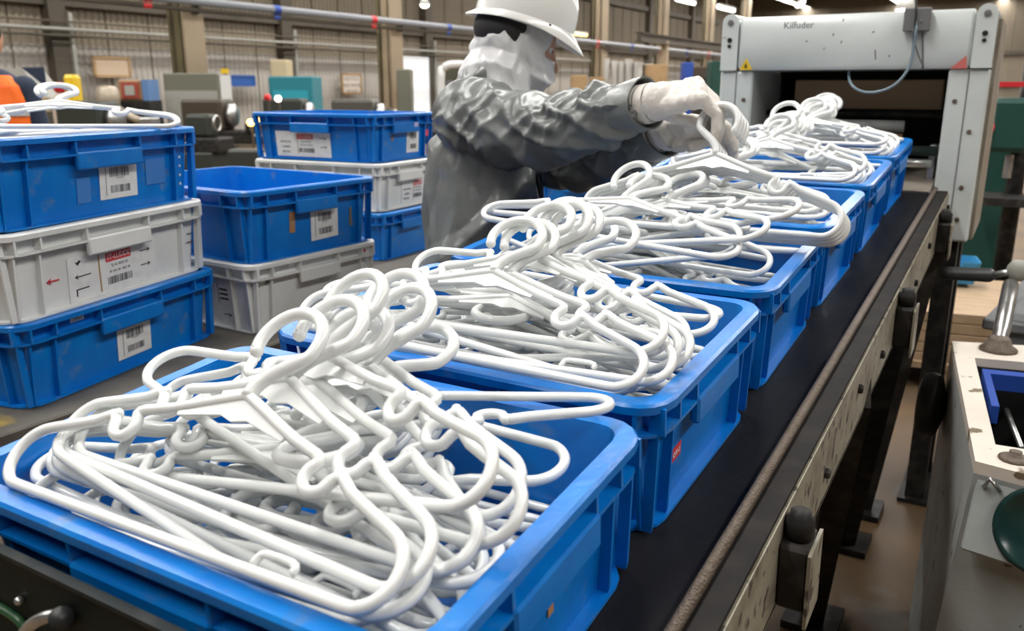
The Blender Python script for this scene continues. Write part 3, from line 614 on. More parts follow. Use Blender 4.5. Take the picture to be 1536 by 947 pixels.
# settled pose of every hanger (location, rotation), in the order they are placed: tubes rest against each other and the crate walls
SETTLED = [
    (-0.5591, 0.4786, 0.8955, 0.0885, -0.0006, 0.0080), (-0.5780, 0.6482, 0.9214, -0.0961, -0.0031, -3.0670), (-0.5852, 0.4539, 0.9131, 0.0953, 0.0216, -0.0497),
    (-0.5933, 0.6535, 0.9432, -0.1006, -0.0072, -2.9536), (-0.5590, 0.4039, 0.9345, 0.0357, 0.0548, 0.0157), (-0.5555, 0.4342, 0.9449, 0.0488, 0.0516, 0.1330),
    (-0.5505, 0.6779, 0.9739, -0.1293, -0.0347, -3.0294), (-0.5773, 0.4263, 0.9617, 0.0510, 0.0940, -0.0959), (-0.5510, 0.3897, 1.0343, 0.3250, -0.0693, 0.0051),
    (-0.5434, 0.4085, 1.0350, 0.2604, 0.1602, -0.0449), (-0.5547, 0.4333, 1.0235, 0.3047, 0.1286, 0.0503), (-0.6046, 0.4233, 1.0148, 0.2169, 0.0339, -0.0180),
    (-0.5323, 0.4448, 1.0188, 0.1687, -0.0866, 0.1087), (-0.5675, 0.4652, 1.0176, 0.3520, 0.1111, 0.2024), (-0.5572, 0.4618, 0.9902, 0.2641, -0.0078, 0.0272),
    (-0.5565, 0.4976, 0.9973, 0.2052, 0.0600, -0.0143), (-0.5475, 0.4769, 0.9635, 0.1163, 0.0330, -0.0186), (-0.5348, 0.5007, 0.9830, 0.2168, -0.0068, 0.1752),
    (-0.5766, 0.4993, 0.9647, 0.2056, 0.0041, -0.0678), (-0.5483, 0.6989, 1.0729, 0.0989, 0.0826, -2.8600), (-0.5630, 0.6976, 1.0605, -0.2383, -0.0049, 3.0939),
    (-0.5476, 0.7154, 0.9719, 0.2231, -0.0335, -3.0833), (-0.5592, 0.3813, 1.0522, 0.6706, -0.0156, 0.0033), (-0.5531, 0.4180, 1.0601, 0.6683, 0.0025, -0.0596),
    (-0.5414, 0.4436, 1.0561, 0.6011, 0.0083, 0.0186), (-0.5301, 0.4696, 1.0651, 0.7426, -0.1739, -0.0077), (-0.5191, 0.5028, 1.0465, 0.7499, -0.0916, -0.0926),
    (-0.5515, 0.5345, 1.0536, 0.7327, -0.0151, -0.0005), (-0.5542, 0.4933, 1.0750, 0.3543, 0.1450, -0.1588), (-0.5617, 0.8992, 0.9309, 0.0869, -0.0132, 0.1588),
    (-0.5669, 1.1392, 0.9710, -0.1660, 0.0105, -3.0845), (-0.5693, 0.8798, 0.9424, 0.1245, 0.0040, -0.0055), (-0.5535, 0.8681, 0.9511, 0.1276, 0.0159, -0.0886),
    (-0.5870, 0.8390, 0.9616, 0.1159, 0.0259, -0.0279), (-0.5699, 0.8875, 0.9740, 0.1307, -0.0579, 0.0356), (-0.5794, 0.8521, 0.9714, 0.1848, 0.0179, 0.0025),
    (-0.5707, 1.0912, 1.0152, -0.1018, -0.0130, -3.0329), (-0.5637, 0.8147, 1.0826, 0.3722, 0.0314, -0.0165), (-0.5646, 0.8309, 1.0982, 0.2413, 0.1428, 0.0782),
    (-0.5471, 0.8453, 1.0746, 0.2347, -0.1603, 0.0604), (-0.5763, 0.8762, 1.0656, 0.2125, 0.0226, 0.0314), (-0.5546, 0.8697, 1.0476, 0.2181, 0.0650, -0.0327),
    (-0.5657, 0.8679, 1.0207, 0.2677, 0.0201, -0.1171), (-0.5454, 0.9073, 1.0292, 0.4872, 0.0511, -0.0780), (-0.5738, 0.8984, 1.0210, 0.2617, 0.0950, -0.0796),
    (-0.5551, 0.9240, 1.0262, 0.1905, -0.0196, 0.0559), (-0.5435, 0.9065, 1.0105, 0.1366, -0.0401, 0.0334), (-0.5762, 0.9220, 1.0088, 0.1036, 0.0371, -0.0567),
    (-0.5458, 1.1109, 1.1183, -0.0116, -0.0381, 3.0992), (-0.5587, 1.1187, 1.0524, 0.1052, -0.0242, 3.0895), (-0.5534, 1.1443, 1.0194, 0.1544, 0.0213, 3.1043),
    (-0.5468, 0.7720, 1.1007, 0.6044, 0.0429, 0.0820), (-0.5235, 0.7932, 1.0942, 0.6131, 0.0162, 0.1540), (-0.5468, 0.8445, 1.1110, 0.6151, -0.0250, -0.0061),
    (-0.5409, 0.8800, 1.0929, 0.7197, 0.0224, -0.0348), (-0.5319, 0.8943, 1.0910, 0.7037, 0.0195, -0.0298), (-0.5491, 0.9204, 1.0877, 0.7411, 0.0061, 0.0512),
    (-0.5438, 0.9447, 1.0948, 0.5488, 0.1935, -0.1584), (-0.5383, 0.9868, 1.0988, 0.4688, 0.0088, 0.1010), (-0.5559, 1.3139, 0.9655, 0.0878, 0.0042, -0.0545),
    (-0.5937, 1.2889, 0.9779, 0.0348, 0.0006, 0.1421), (-0.5769, 1.3358, 0.9879, 0.0519, -0.0027, 0.1767), (-0.6009, 1.5399, 1.0089, -0.0543, -0.0175, 3.1240),
    (-0.5862, 1.2913, 0.9949, 0.1233, 0.0388, 0.0079), (-0.5903, 1.3189, 1.0076, 0.1358, 0.0291, 0.0676), (-0.5645, 1.3504, 1.0189, 0.1508, 0.0442, -0.0105),
    (-0.5861, 1.5413, 1.0605, -0.1529, -0.0687, 2.9967), (-0.5761, 1.2593, 1.1156, 0.7314, -0.1930, -0.0259), (-0.5756, 1.2797, 1.0862, 0.4044, 0.2593, -0.0178),
    (-0.5519, 1.2967, 1.0832, 0.2801, 0.0860, -0.1820), (-0.5981, 1.2901, 1.0550, 0.3705, 0.1135, -0.0400), (-0.5883, 1.3155, 1.0724, 0.2246, 0.0437, -0.1522),
    (-0.5468, 1.2883, 1.0361, 0.3176, 0.0706, 0.0307), (-0.5731, 1.3282, 1.0563, 0.5185, 0.1482, -0.1276), (-0.5469, 1.3205, 1.0378, 0.3026, 0.0577, 0.0546),
    (-0.5840, 1.3342, 1.0350, 0.2777, 0.1117, -0.0928), (-0.5661, 1.3509, 1.0412, 0.1480, 0.0706, -0.0515), (-0.5470, 1.5487, 1.1151, 0.1415, -0.0109, -2.9875),
    (-0.6095, 1.5497, 1.1166, 0.2301, -0.1197, -2.9847), (-0.5658, 1.5402, 1.0809, 0.0581, -0.0417, 3.0812), (-0.5742, 1.2166, 1.1715, 0.3463, 0.0589, -0.0449),
    (-0.5387, 1.2787, 1.1527, 0.4420, -0.1544, -0.1907), (-0.5864, 1.2859, 1.1857, 0.0742, 0.0114, 0.0949), (-0.5053, 1.3124, 1.1613, 0.3523, -0.2411, 0.0138),
    (-0.5622, 1.3606, 1.1137, 0.6026, 0.0334, -0.0334), (-0.5638, 1.7157, 0.9998, 0.0863, 0.0091, -0.1318), (-0.5585, 1.9228, 1.0294, -0.0850, 0.0159, -3.0528),
    (-0.5582, 1.7438, 1.0258, 0.0838, -0.0028, -0.1222), (-0.5717, 1.9832, 1.0641, -0.1462, 0.0233, -3.0391), (-0.5793, 1.7098, 1.0403, 0.0948, -0.0339, -0.1381),
    (-0.5913, 1.7628, 1.0554, 0.0938, -0.0541, 0.0838), (-0.5823, 1.7676, 1.0671, 0.1066, -0.0458, -0.0054), (-0.5582, 1.9571, 1.1003, -0.1069, 0.0431, -3.1297),
    (-0.5423, 1.6744, 1.1606, 0.2094, -0.0034, -0.0296), (-0.5909, 1.6862, 1.1450, 0.1877, -0.0522, -0.0141), (-0.5582, 1.6813, 1.1284, 0.0724, -0.0277, 0.0412),
    (-0.5383, 1.7178, 1.1219, 0.2969, -0.1683, -0.0154), (-0.5691, 1.7342, 1.1185, 0.2743, -0.0206, -0.0179), (-0.5494, 1.7275, 1.1094, 0.1295, -0.0403, -0.0413),
    (-0.5692, 1.7539, 1.1000, 0.1275, -0.0284, -0.1650), (-0.5555, 1.7678, 1.0919, 0.1118, -0.0342, -0.1131), (-0.5484, 1.9716, 1.1614, 0.2485, -0.0519, 2.9693),
    (-0.5608, 1.9534, 1.1560, 0.2339, -0.0616, 3.0092), (-0.5530, 1.6963, 1.1715, 0.5254, 0.0117, -0.0304), (-0.5638, 1.7220, 1.1521, 0.6012, -0.0094, 0.0180),
    (-0.5542, 1.7481, 1.1520, 0.6090, 0.0054, 0.0236), (-0.5639, 1.7720, 1.1467, 0.6289, -0.0349, 0.0313), (-0.5604, 1.7972, 1.1510, 0.6199, -0.0069, -0.0057),
    (-0.5653, 2.3997, 1.0573, -0.0792, 0.0149, -2.9924), (-0.5769, 2.1341, 1.0483, 0.0651, -0.0117, 0.1022), (-0.5949, 2.1367, 1.0598, 0.0728, 0.0045, -0.1049),
    (-0.5859, 2.1453, 1.0715, 0.0791, -0.0168, 0.1759), (-0.5877, 2.1303, 1.0811, 0.0901, -0.0076, 0.0835), (-0.5957, 2.1943, 1.0982, 0.0995, 0.0013, -0.0101),
    (-0.5614, 2.1582, 1.1068, 0.0956, 0.0119, -0.1488), (-0.5820, 2.3517, 1.1374, -0.0938, -0.0118, 3.0073), (-0.5507, 2.4111, 1.2017, 0.0658, 0.0033, -3.0356),
    (-0.5632, 2.4109, 1.1902, 0.0569, 0.0117, 3.0549), (-0.5572, 2.0726, 1.1940, 0.6432, -0.0104, -0.0673), (-0.5560, 2.0984, 1.1730, 0.5814, 0.1728, 0.0266),
    (-0.5617, 2.1066, 1.1962, 0.5429, -0.0151, -0.0395), (-0.5449, 2.1463, 1.1891, 0.8438, -0.0771, -0.0720), (-0.5622, 2.1695, 1.1840, 0.6866, 0.0192, 0.0422),
    (-0.5567, 2.1903, 1.1806, 0.6975, 0.0214, 0.0060), (-0.5681, 2.2065, 1.1805, 0.6873, 0.0196, 0.0077), (-0.5584, 2.2180, 1.1757, 0.6769, 0.0376, -0.0125),
    (-0.5632, 2.2349, 1.1697, 0.6112, 0.0162, -0.0342), (-0.5503, 2.2555, 1.1833, 0.7079, 0.0032, 0.0687), (-0.5538, 2.2758, 1.1791, 0.6302, 0.0023, 0.0203),
    (-0.5520, 2.2954, 1.1799, 0.6185, 0.0171, 0.0014), (-0.5777, 2.8350, 1.0937, -0.0791, -0.0125, 3.0175), (-0.6001, 2.5500, 1.0832, 0.0766, 0.0001, 0.0156),
    (-0.5942, 2.5946, 1.0975, 0.0863, -0.0110, 0.1468), (-0.5718, 2.5912, 1.1085, 0.0853, 0.0165, -0.1718), (-0.5866, 2.6008, 1.1203, 0.0949, 0.0122, -0.1211),
    (-0.5850, 2.7784, 1.1489, -0.0900, -0.0001, 3.0713), (-0.5679, 2.5848, 1.1434, 0.0899, -0.0133, 0.1415), (-0.5670, 2.5446, 1.1506, 0.1020, 0.0046, -0.0338),
    (-0.5363, 2.8437, 1.2559, -0.0184, -0.0131, 2.9632), (-0.5633, 2.8399, 1.2388, -0.0042, -0.0275, -3.0795), (-0.5532, 2.4899, 1.2530, 0.4376, -0.0024, -0.0604),
    (-0.5585, 2.5212, 1.2200, 0.6911, -0.0401, -0.0105), (-0.5430, 2.5317, 1.2170, 0.6295, -0.0278, -0.0147), (-0.5469, 2.5499, 1.2182, 0.5712, -0.0128, -0.0394),
    (-0.5514, 2.5848, 1.1892, 0.8294, -0.0324, 0.0404), (-0.5521, 2.6119, 1.2044, 0.7522, -0.0060, 0.0150), (-0.5621, 2.6341, 1.2107, 0.7394, -0.0067, 0.0150),
    (-0.5570, 2.6532, 1.2134, 0.7276, -0.0048, 0.0127), (-0.5524, 2.6767, 1.2185, 0.7210, 0.0103, -0.0075), (-0.5475, 2.7011, 1.2172, 0.7351, -0.0468, 0.0168),
    (-0.5635, 2.7250, 1.2268, 0.7202, 0.0389, 0.0609), (-0.5528, 2.7403, 1.2173, 0.7366, 0.0138, 0.0530), (-1.7173, 1.0696, 1.3228, 0.3650, 0.0183, 1.0287),
    (-1.7413, 1.1050, 1.3086, 0.4367, -0.0396, 1.1668), (-1.6702, 1.0309, 1.3035, 0.0847, 0.0136, 1.7050), (-1.6787, 1.0481, 1.2765, 0.0873, 0.0000, 1.7802),
    (-1.6724, 1.0362, 1.2625, 0.0526, -0.0041, 1.7624), (-1.6710, 1.0386, 1.2475, 0.0349, -0.0012, 1.7933), (-1.6661, 1.0398, 1.2325, 0.0350, -0.0016, 1.7614),
    (-1.6692, 1.0405, 1.2175, 0.0349, -0.0003, 1.7697), (-0.4691, 1.4283, 1.1668, 2.0595, 0.0000, -3.1241), (-0.4676, 1.4413, 1.1604, 2.0595, 0.0000, -3.1241),
    (-0.4661, 1.4543, 1.1540, 2.0595, 0.0000, -3.1241), (-0.4646, 1.4674, 1.1476, 2.0595, 0.0000, -3.1241),
]
NH = [0]
def hanger(M, label, group):
    o = link('clothes_hanger', FRL_ if NH[0] % 6 == 4 else FR_)
    if NH[0] < len(SETTLED): q_ = SETTLED[NH[0]]; M = Matrix.Translation(q_[:3]) @ Euler(q_[3:], 'XYZ').to_matrix().to_4x4()
    o.matrix_world = M; tag(o, label, 'hanger', group)
    link('hook', HK_, o); link('neck_web', WB_, o); NH[0] += 1
    return o
def pose(x, y, zrel, tilt, ry=0, rz=0):        # bar centre in camera-based coordinates; zrel is height over the rim plane
    return Matrix.Translation((x, y, CZ - .39 + .0838 * y + zrel)) @ Euler((R(tilt), R(ry), R(rz)), 'XYZ').to_matrix().to_4x4()
rnd = random.Random(5)
CASE = ['sixth', 'fifth', 'fourth', 'third', 'second', 'nearest']
ORD = ['first', 'second', 'third', 'fourth', 'fifth', 'sixth', 'seventh', 'eighth', 'ninth', 'tenth', 'eleventh', 'twelfth']
def lab_of(k, what): return 'white hanger %s in the conveyor crate %s from the white machine' % (what, CASE[k]) if k < 5 else 'white hanger %s in the conveyor crate nearest the white machine' % what
def flat_fill(k, n, z0, dz, ymin=-.155, ymax=-.075):
    c, M, s = row[k]
    for j in range(n):
        flip = rnd.random() < .3
        yaw = rnd.uniform(-10, 10) + (180 if flip else 0)
        yb = rnd.uniform(ymin, ymax) * (-1 if flip else 1)
        Mh = M @ Matrix.Translation((rnd.uniform(-.018, .018), yb, z0 + dz * j)) @ Euler((R(rnd.uniform(-.6, .6)), R(rnd.uniform(-.5, .5)), R(yaw)), 'XYZ').to_matrix().to_4x4()
        hanger(Mh, lab_of(k, 'lying flat'), 'hangers lying flat in crate %d' % (k + 1))
def lean(k, lst):
    for i, (x, y, zr, t, ry, rz) in enumerate(lst): hanger(pose(x, y, zr, t, ry, rz), lab_of(k, '%s in the leaning row' % ORD[i]), 'hangers leaning in crate %d' % (k + 1))
def lean_series(k, y0, n, st, t0, t1, z0=.004, z1=-.012, jx=.012, x0=-.556):
    y = y0; out = []
    for i in range(n):
        f_ = i / max(1, n - 1)
        out.append((x0 + rnd.uniform(-jx, jx), y, z0 + (z1 - z0) * f_ + rnd.uniform(-.003, .003), t0 + (t1 - t0) * f_ + rnd.uniform(-2.5, 2.5), rnd.uniform(-2.5, 2.5), rnd.uniform(-3, 3)))
        y += st * rnd.uniform(.75, 1.3)
    lean(k, out)
def fan(k, n, y0=.402, dy=.0155, z0=-.020, dz=-.0042, tilt=13, x0=-.553):      # nested hangers, bars side by side
    for j in range(n):
        hanger(pose(x0 + rnd.uniform(-.012, .012), y0 + ROW_P * k + dy * j + rnd.uniform(-.004, .004), z0 + dz * j + rnd.uniform(-.002, .002), tilt + rnd.uniform(-3, 3), rnd.uniform(-1.5, 1.5), rnd.uniform(-3.2, 3.2)), lab_of(k, 'lying flat'), 'hangers lying flat in crate %d' % (k + 1))
def turned(k, lst):                              # hangers laid the other way round, bar along the far wall
    for i, (y, z, t, rz) in enumerate(lst):
        hanger(pose(-.556 + (.012, -.008, .004)[i % 3], y + ROW_P * k, z, t, (2, -2, 1)[i % 3], 180 + rz), lab_of(k, '%s of those turned around' % ORD[i]), 'hangers turned around in crate %d' % (k + 1))
# crate 1 (first in the row): the poses read off the photograph
flat_fill(0, 8, .0115, .0112)
fan(0, 11, .400, .0105, -.012, -.0060, 15)
turned(0, [(.700, -.018, 0, 5), (.706, -.032, 0, -4), (.696, -.046, 0, 8)])
lean(0, [(-.557, .386, .003, 40, 1.0, 3.2), (-.550, .425, .003, 35.2, -1, -2.5), (-.541, .455, -.004, 37, -2, 1), (-.536, .476, -.008, 43, -5, -.5), (-.520, .508, -.012, 45, -5, -5), (-.548, .528, -.010, 42, 1, 3), (-.560, .500, .012, 24, 7, -12)])
# crate 2
flat_fill(1, 8, .0115, .0112)
fan(1, 11, .398, .0105, -.010, -.0060, 15)
turned(1, [(.702, -.014, 0, -5), (.700, -.028, 0, 4), (.706, -.042, 0, -7)])
lean(1, [(-.548, .778, .018, 35, 2.5, 4.5), (-.522, .800, .010, 35, 4, 9), (-.548, .850, .003, 41, -1, 1), (-.540, .872, .0, 42, 0, -2), (-.535, .896, -.002, 41, 1, -5), (-.548, .920, -.006, 38, -1, 3), (-.540, .945, .004, 30, 9, -9), (-.537, .985, .004, 25, 1, 6.7)])
# crate 3
flat_fill(2, 8, .0115, .0112)
fan(2, 10, .392, .0105, -.004, -.0060, 14)
turned(2, [(.700, .002, 4, 6), (.706, -.012, 3, -4), (.698, -.028, 2, -8)])
lean(2, [(-.560, 1.240, .016, 15, 1, 2), (-.538, 1.272, .010, 18, -1, -6), (-.560, 1.296, .006, 21, 1, 4), (-.540, 1.318, .000, 24, -1, -1), (-.552, 1.340, -.006, 26, 1, 2)])
# crate 4
flat_fill(3, 8, .0115, .0112)
fan(3, 8, .395, .0115, -.006, -.0060, 14)
turned(3, [(.700, .002, 4, -5), (.704, -.014, 3, 5)])
lean_series(3, 1.70, 5, .030, 28, 38)
# crates 5 and 6: dense rows of raised hooks
flat_fill(4, 8, .0115, .0112)
turned(4, [(.700, .0, 4, 5), (.704, -.014, 3, -5)])
lean_series(4, 2.08, 12, .019, 32, 44, -.006, -.010)
flat_fill(5, 8, .0115, .0112)
turned(5, [(.700, .004, 4, -6), (.704, -.012, 3, 5)])
lean_series(5, 2.49, 12, .022, 30, 46, -.006, -.012)
# loose hangers on the left stack
zT = S1[2].matrix_world.translation.z + CH
for i, (dx, dy, zz, tl, ry, rz) in enumerate(((.05, .045, -.004, 20, 0, 60), (.03, .075, -.006, 23, 0, 64), (.10, .0, -.022, 8, 0, 99), (.09, .02, -.036, 5, 0, 102), (.10, -.01, -.050, 3, 0, 98), (.10, -.0, -.065, 2, 0, 101), (.105, .0, -.08, 2, 0, 99), (.10, .01, -.095, 2, 0, 101))):
    hanger(Matrix.Translation((cen.x + dx, cen.y + dy - .02, zT + zz)) @ Euler((R(tl), R(ry), R(rz)), 'XYZ').to_matrix().to_4x4(), 'white plastic hanger lying in the top blue crate of the left stack', 'hangers on the left stack')
# hangers held up by the worker
Q = Euler((R(62), R(0), R(1)), 'XYZ').to_matrix().to_4x4() @ Matrix.Rotation(R(180), 4, 'Y')
off = Q @ Vector((0, HN, 0)); qn = (Q @ Vector((0, 0, 1))); qn = qn if qn.y > 0 else -qn
for i in range(4):
    p = at(1073, 232, 1.50) + qn * .0136 * i + rv * .002 * i
    hanger(Matrix.Translation(p - Vector(off)) @ Q, 'white plastic hanger hanging from the worker\'s gloved hands', 'hangers held by the worker')

# ------------------------------------------------------------------ white press machine at the end of the conveyor
MY = 3.0
pm = thing('press_machine', 'large white machine with a wide hood and two posts over the conveyor end', 'machine', (-.53, MY, 0))
def L_(x, y, z): return (x + .53, y - MY, z)
def wbox(name, x0, x1, y0, y1, z0, z1, m, bev=0.0, parent=None):
    return MB().box(L_((x0 + x1) / 2, (y0 + y1) / 2, (z0 + z1) / 2), (x1 - x0, y1 - y0, z1 - z0), bev=bev).build(name, m, parent or pm)
auto(wbox('hood', -.886, -.178, MY - .012, MY + .42, 1.456, 1.627, MACHW, .012))
for x0, x1, inner in ((-.235, -.122, 1), (-.945, -.832, -1)):
    p = wbox('post', x0, x1, MY, MY + .40, .93, 1.4545, MACHW, .006)
    wbox('leg', (x0 + x1) / 2 - .03, (x0 + x1) / 2 + .03, MY + .05, MY + .12, .0, .931, DARKST); wbox('leg', (x0 + x1) / 2 - .03, (x0 + x1) / 2 + .03, MY + .3, MY + .37, .0, .931, DARKST)
    wbox('foot_plate', (x0 + x1) / 2 - .05, (x0 + x1) / 2 + .05, MY + .02, MY + .40, .0, .015, DARKST)
    wbox('post_seam', (x0 + x1) / 2 - .0015, (x0 + x1) / 2 + .0015, MY - .0015, MY + .01, .9, 1.45, GREYBOX, 0, p)
    ck = MB(Matrix.Translation(L_((x0 + x1) / 2 + (.028 if inner > 0 else -.028), MY - .004, 0)))
    pr = [(0, 1.456), (0, 1.625)] ; ring = []
    for a_ in range(180, -1, -20): ring.append((.028 * math.cos(R(a_)) * 1.0, 1.612 + .028 * math.sin(R(a_))))
    poly = [(-.028, 1.457)] + ring + [(.028, 1.457)]
    ck.loft([[(x, -.006, z) for x, z in poly], [(x, .40, z) for x, z in poly]])
    c = ck.build('cheek_plate', MACHW, pm)
    for zz, rr in ((1.612, .010), (1.556, .008), (1.536, .006)):
        MB(Matrix.Translation(L_((x0 + x1) / 2 + (.028 if inner > 0 else -.028), MY - .011, zz)) @ Matrix.Rotation(R(90), 4, 'X')).lathe([(rr, -.001), (rr, .003), (rr * .5, .004)], 10).build('bolt', DARKST if zz < 1.6 else GREYBOX, c)
    for zz in (1.36, 1.27, 1.10, 1.0):
        MB(Matrix.Translation(L_((x0 + x1) / 2 + (-.03 if zz > 1.3 else .02) * inner, MY - .001, zz)) @ Matrix.Rotation(R(90), 4, 'X')).lathe([(.007, -.001), (.007, .003), (.003, .004)], 10).build('bolt', RUST, p)
wbox('side_skirt', -.124, -.112, MY + .06, MY + .55, .93, 1.60, mat('rusty_side', (.23, .19, .14), .6, col2=(.33, .31, .27), scale=8), 0)
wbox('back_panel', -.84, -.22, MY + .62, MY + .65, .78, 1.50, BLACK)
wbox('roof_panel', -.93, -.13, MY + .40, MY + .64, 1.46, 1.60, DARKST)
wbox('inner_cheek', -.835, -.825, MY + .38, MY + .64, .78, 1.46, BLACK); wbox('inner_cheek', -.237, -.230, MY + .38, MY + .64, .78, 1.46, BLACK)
def roller(py, rr, yy, m, x0=-.825, x1=-.24, nm='roller'):
    z = ony(1250, py, MY + yy).z
    o = MB().tube([L_(x0, MY + yy, z), L_(x1, MY + yy, z)], rr, 16).build(nm, m, pm, True); return o
wbox('cross_bar', -.74, -.26, MY + .22, MY + .26, ony(1250, 163, MY + .22).z, ony(1250, 120, MY + .22).z, ROLLB, .004)
roller(188, .020, .16, ROLLG, -.60, -.36); roller(207, .020, .14, ROLLB, -.72, -.36); roller(222, .016, .10, mat('roller_green', (.015, .03, .026), .4))
roller(170, .010, .20, DARKST); roller(240, .014, .05, STEEL, -.40, -.255, 'shaft')
wbox('bearing_block', -.272, -.252, MY + .12, MY + .2, 1.108, 1.22, STEEL, .003)
wbox('lower_bed', -.825, -.24, MY + .02, MY + .6, .80, 1.055, DARKST)
wbox('terminal_box', *sorted((ony(1356, 30, MY - .03).x, ony(1396, 30, MY - .03).x)), MY - .045, MY - .013, ony(1375, 47, MY - .03).z, ony(1375, 12, MY - .03).z, GREYBOX, .003)
def cable(pts, r, m, name='cable'):
    return MB().tube(smooth_path([L_(*ony(px, py, MY - o_)) for px, py, o_ in pts], 5), r, 8).build(name, m, pm, True)
cable([(1374, 20, .03), (1374, 45, .048), (1371, 70, .035), (1364, 100, .03), (1345, 125, .03), (1320, 137, .03), (1295, 138, .03), (1278, 128, .02), (1273, 112, -.03), (1277, 100, -.06)], .0042, CABLE)
cable([(1371, -20, .03), (1374, 12, .048), (1372, 40, .048), (1369, 75, .03), (1363, 104, .02)], .0028, CABLEB); cable([(1382, 30, .048), (1384, 60, .016), (1384, 103, .014)], .0028, GREYBOX); cable([(1370, 44, .048), (1375, 75, .018), (1384, 98, .016)], .0022, GREYBOX)
def tri(px, py, s, m, m2=None):
    c = Vector(L_(*ony(px, py, MY - .0145))); o = MB().add([c + Vector((-s, 0, -s * .8)), c + Vector((s, 0, -s * .8)), c + Vector((0, 0, s * .9)), c + Vector((-s, .002, -s * .8)), c + Vector((s, .002, -s * .8)), c + Vector((0, .002, s * .9))], [(0, 1, 2), (3, 5, 4), (0, 3, 4, 1), (1, 4, 5, 2), (2, 5, 3, 0)]).build('warning_sticker', m, pm)
    return o, c
o, c = tri(1119, 97, .022, YEL)
MB().add([c + Vector((-.004, -.0012, -.011)), c + Vector((.005, -.0012, -.011)), c + Vector((.001, -.0012, -.002)), c + Vector((.004, -.0012, -.002)), c + Vector((-.001, -.0012, .009)), c + Vector((.0, -.0012, .0)), c + Vector((-.004, -.0012, .0))], [(0, 1, 2, 3, 4, 5, 6)]).build('bolt_symbol', INK, o)
MB().add([L_(*ony(1425, 103, MY - .0145)), L_(*ony(1450, 103, MY - .0145)), L_(*ony(1450, 83, MY - .0145))], [(0, 1, 2)]).build('warning_sticker', mat('faded_red', (.55, .14, .12), .5), pm)
p_ = Vector(L_(*ony(1198, 38, MY - .0125)))
text_mesh('maker_print', 'Kilfuder', .030, GREYINK, pm, Matrix.Translation(p_) @ Matrix.Rotation(R(90), 4, 'X'))
for px, py, a_ in ((1313, 82, -8), (1334, 84, -5), (1262, 63, 30), (1250, 52, 10), (1310, 48, 60), (1265, 30, 20), (1210, 62, 80)):
    q = Vector(L_(*ony(px, py, MY - .0122))); MB().box(q, (.0035, .0006, .03 if px == 1313 else .008), Matrix.Rotation(R(a_), 3, 'Y')).build('paint_chip', RUST, pm)

# ------------------------------------------------------------------ cream cabinet machine by the conveyor (right)
zt = CZ - .62
A_, B_, Cn, Dn = onz(1428, 512, zt), onz(1463, 692, zt), onz(1640, 738, zt), onz(1640, 524, zt)
org = Vector((B_.x, B_.y, 0))
cb = thing('cabinet_machine', 'cream and grey machine cabinet with chipped paint and round green disc beside the conveyor', 'machine', org)
lo = lambda p: tuple(Vector(p) - org)
Bb = onz(1397, 943, CZ - 1.0); Bb = Vector((Bb.x - .02, Bb.y - .02, .0)); Ab = Vector((A_.x - .01, A_.y, 0)); Cb = Vector((Cn.x, Cn.y - .02, 0)); Db = Vector((Dn.x, Dn.y, 0))
d_ = .004
low = lambda p, k: Vector((p.x, p.y, zt - k))
MB().loft([[lo(p) for p in (Ab, Bb, Cb, Db)], [lo(low(p, .022)) for p in (A_, B_, Cn, Dn)]], True, False).build('housing', CABG, cb)
# top frame with an opening
I = [onz(1462, 537, zt), onz(1493, 667, zt), onz(1640, 690, zt), onz(1640, 553, zt)]
outer = [A_, B_, Cn, Dn]
fr = MB(); vs = [lo(p) for p in outer] + [lo(p) for p in I] + [lo(low(p, .022)) for p in outer] + [lo(low(p, .022)) for p in I]
fs = []
for k in range(4):
    j = (k + 1) % 4; fs += [(k, j, 4 + j, 4 + k), (8 + k, 12 + k, 12 + j, 8 + j), (k, 8 + k, 8 + j, j), (4 + k, 4 + j, 12 + j, 12 + k)]
fr.add(vs, fs).build('top_frame', CABW, cb)
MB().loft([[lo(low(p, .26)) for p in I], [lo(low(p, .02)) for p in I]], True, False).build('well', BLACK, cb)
# blue tray and steel rod in the well
ti = [I[0] + (I[3] - I[0]) * .06 + (I[1] - I[0]) * .08, I[0] + (I[3] - I[0]) * .06 + (I[1] - I[0]) * .55, I[0] + (I[3] - I[0]) * .12 + (I[1] - I[0]) * .55, I[0] + (I[3] - I[0]) * .12 + (I[1] - I[0]) * .14, I[3] + (I[2] - I[3]) * .14, I[3] + (I[2] - I[3]) * .08]
MB().loft([[lo(low(p, .05)) for p in ti], [lo(low(p, .012)) for p in ti]]).build('tray', BLUEM, cb)
MB().tube([lo(at(1494, 575, 2.23)), lo(at(1532, 672, 1.80))], .006, 10).build('rod', STEEL, cb, True)
for px, py in ((1497, 528), (1522, 690)):
    q = onz(px, py, zt); f0 = MB().lathe([(.026, 0), (.026, .004), (.018, .007), (.010, .008), (.010, .016), (.006, .017)], 14, lo(q)).build('bolt_washer', RUST, cb, True)
q = onz(1497, 526, zt); q2 = at(1516, 428, 2.30)
post = MB().tube([lo(q), lo(q + (q2 - q) * .25), lo(q + (q2 - q) * .26), lo(q2)], [.017, .017, .020, .020], 14).build('arm_post', STEEL, cb, True)
MB().lathe([(.042, .0), (.042, .006), (.030, .014), (.024, .030), (.020, .034)], 16, lo(q)).build('post_flange', RUST, post, True)
jt = at(1528, 406, 2.30)
MB().ball(lo(jt), .030, 8, (1, .7, 1)).build('arm_joint', LGREY, cb, True)
gp_ = MB().tube([lo(at(1488, 413, 2.34)), lo(jt)], .009, 8).build('arm_pin', STEEL, cb, True)
MB().capsule([lo(at(1420, 410, 2.36)), lo(at(1482, 413, 2.34))], [.018, .020], 12).build('arm_grip', CABLEB, cb, True)
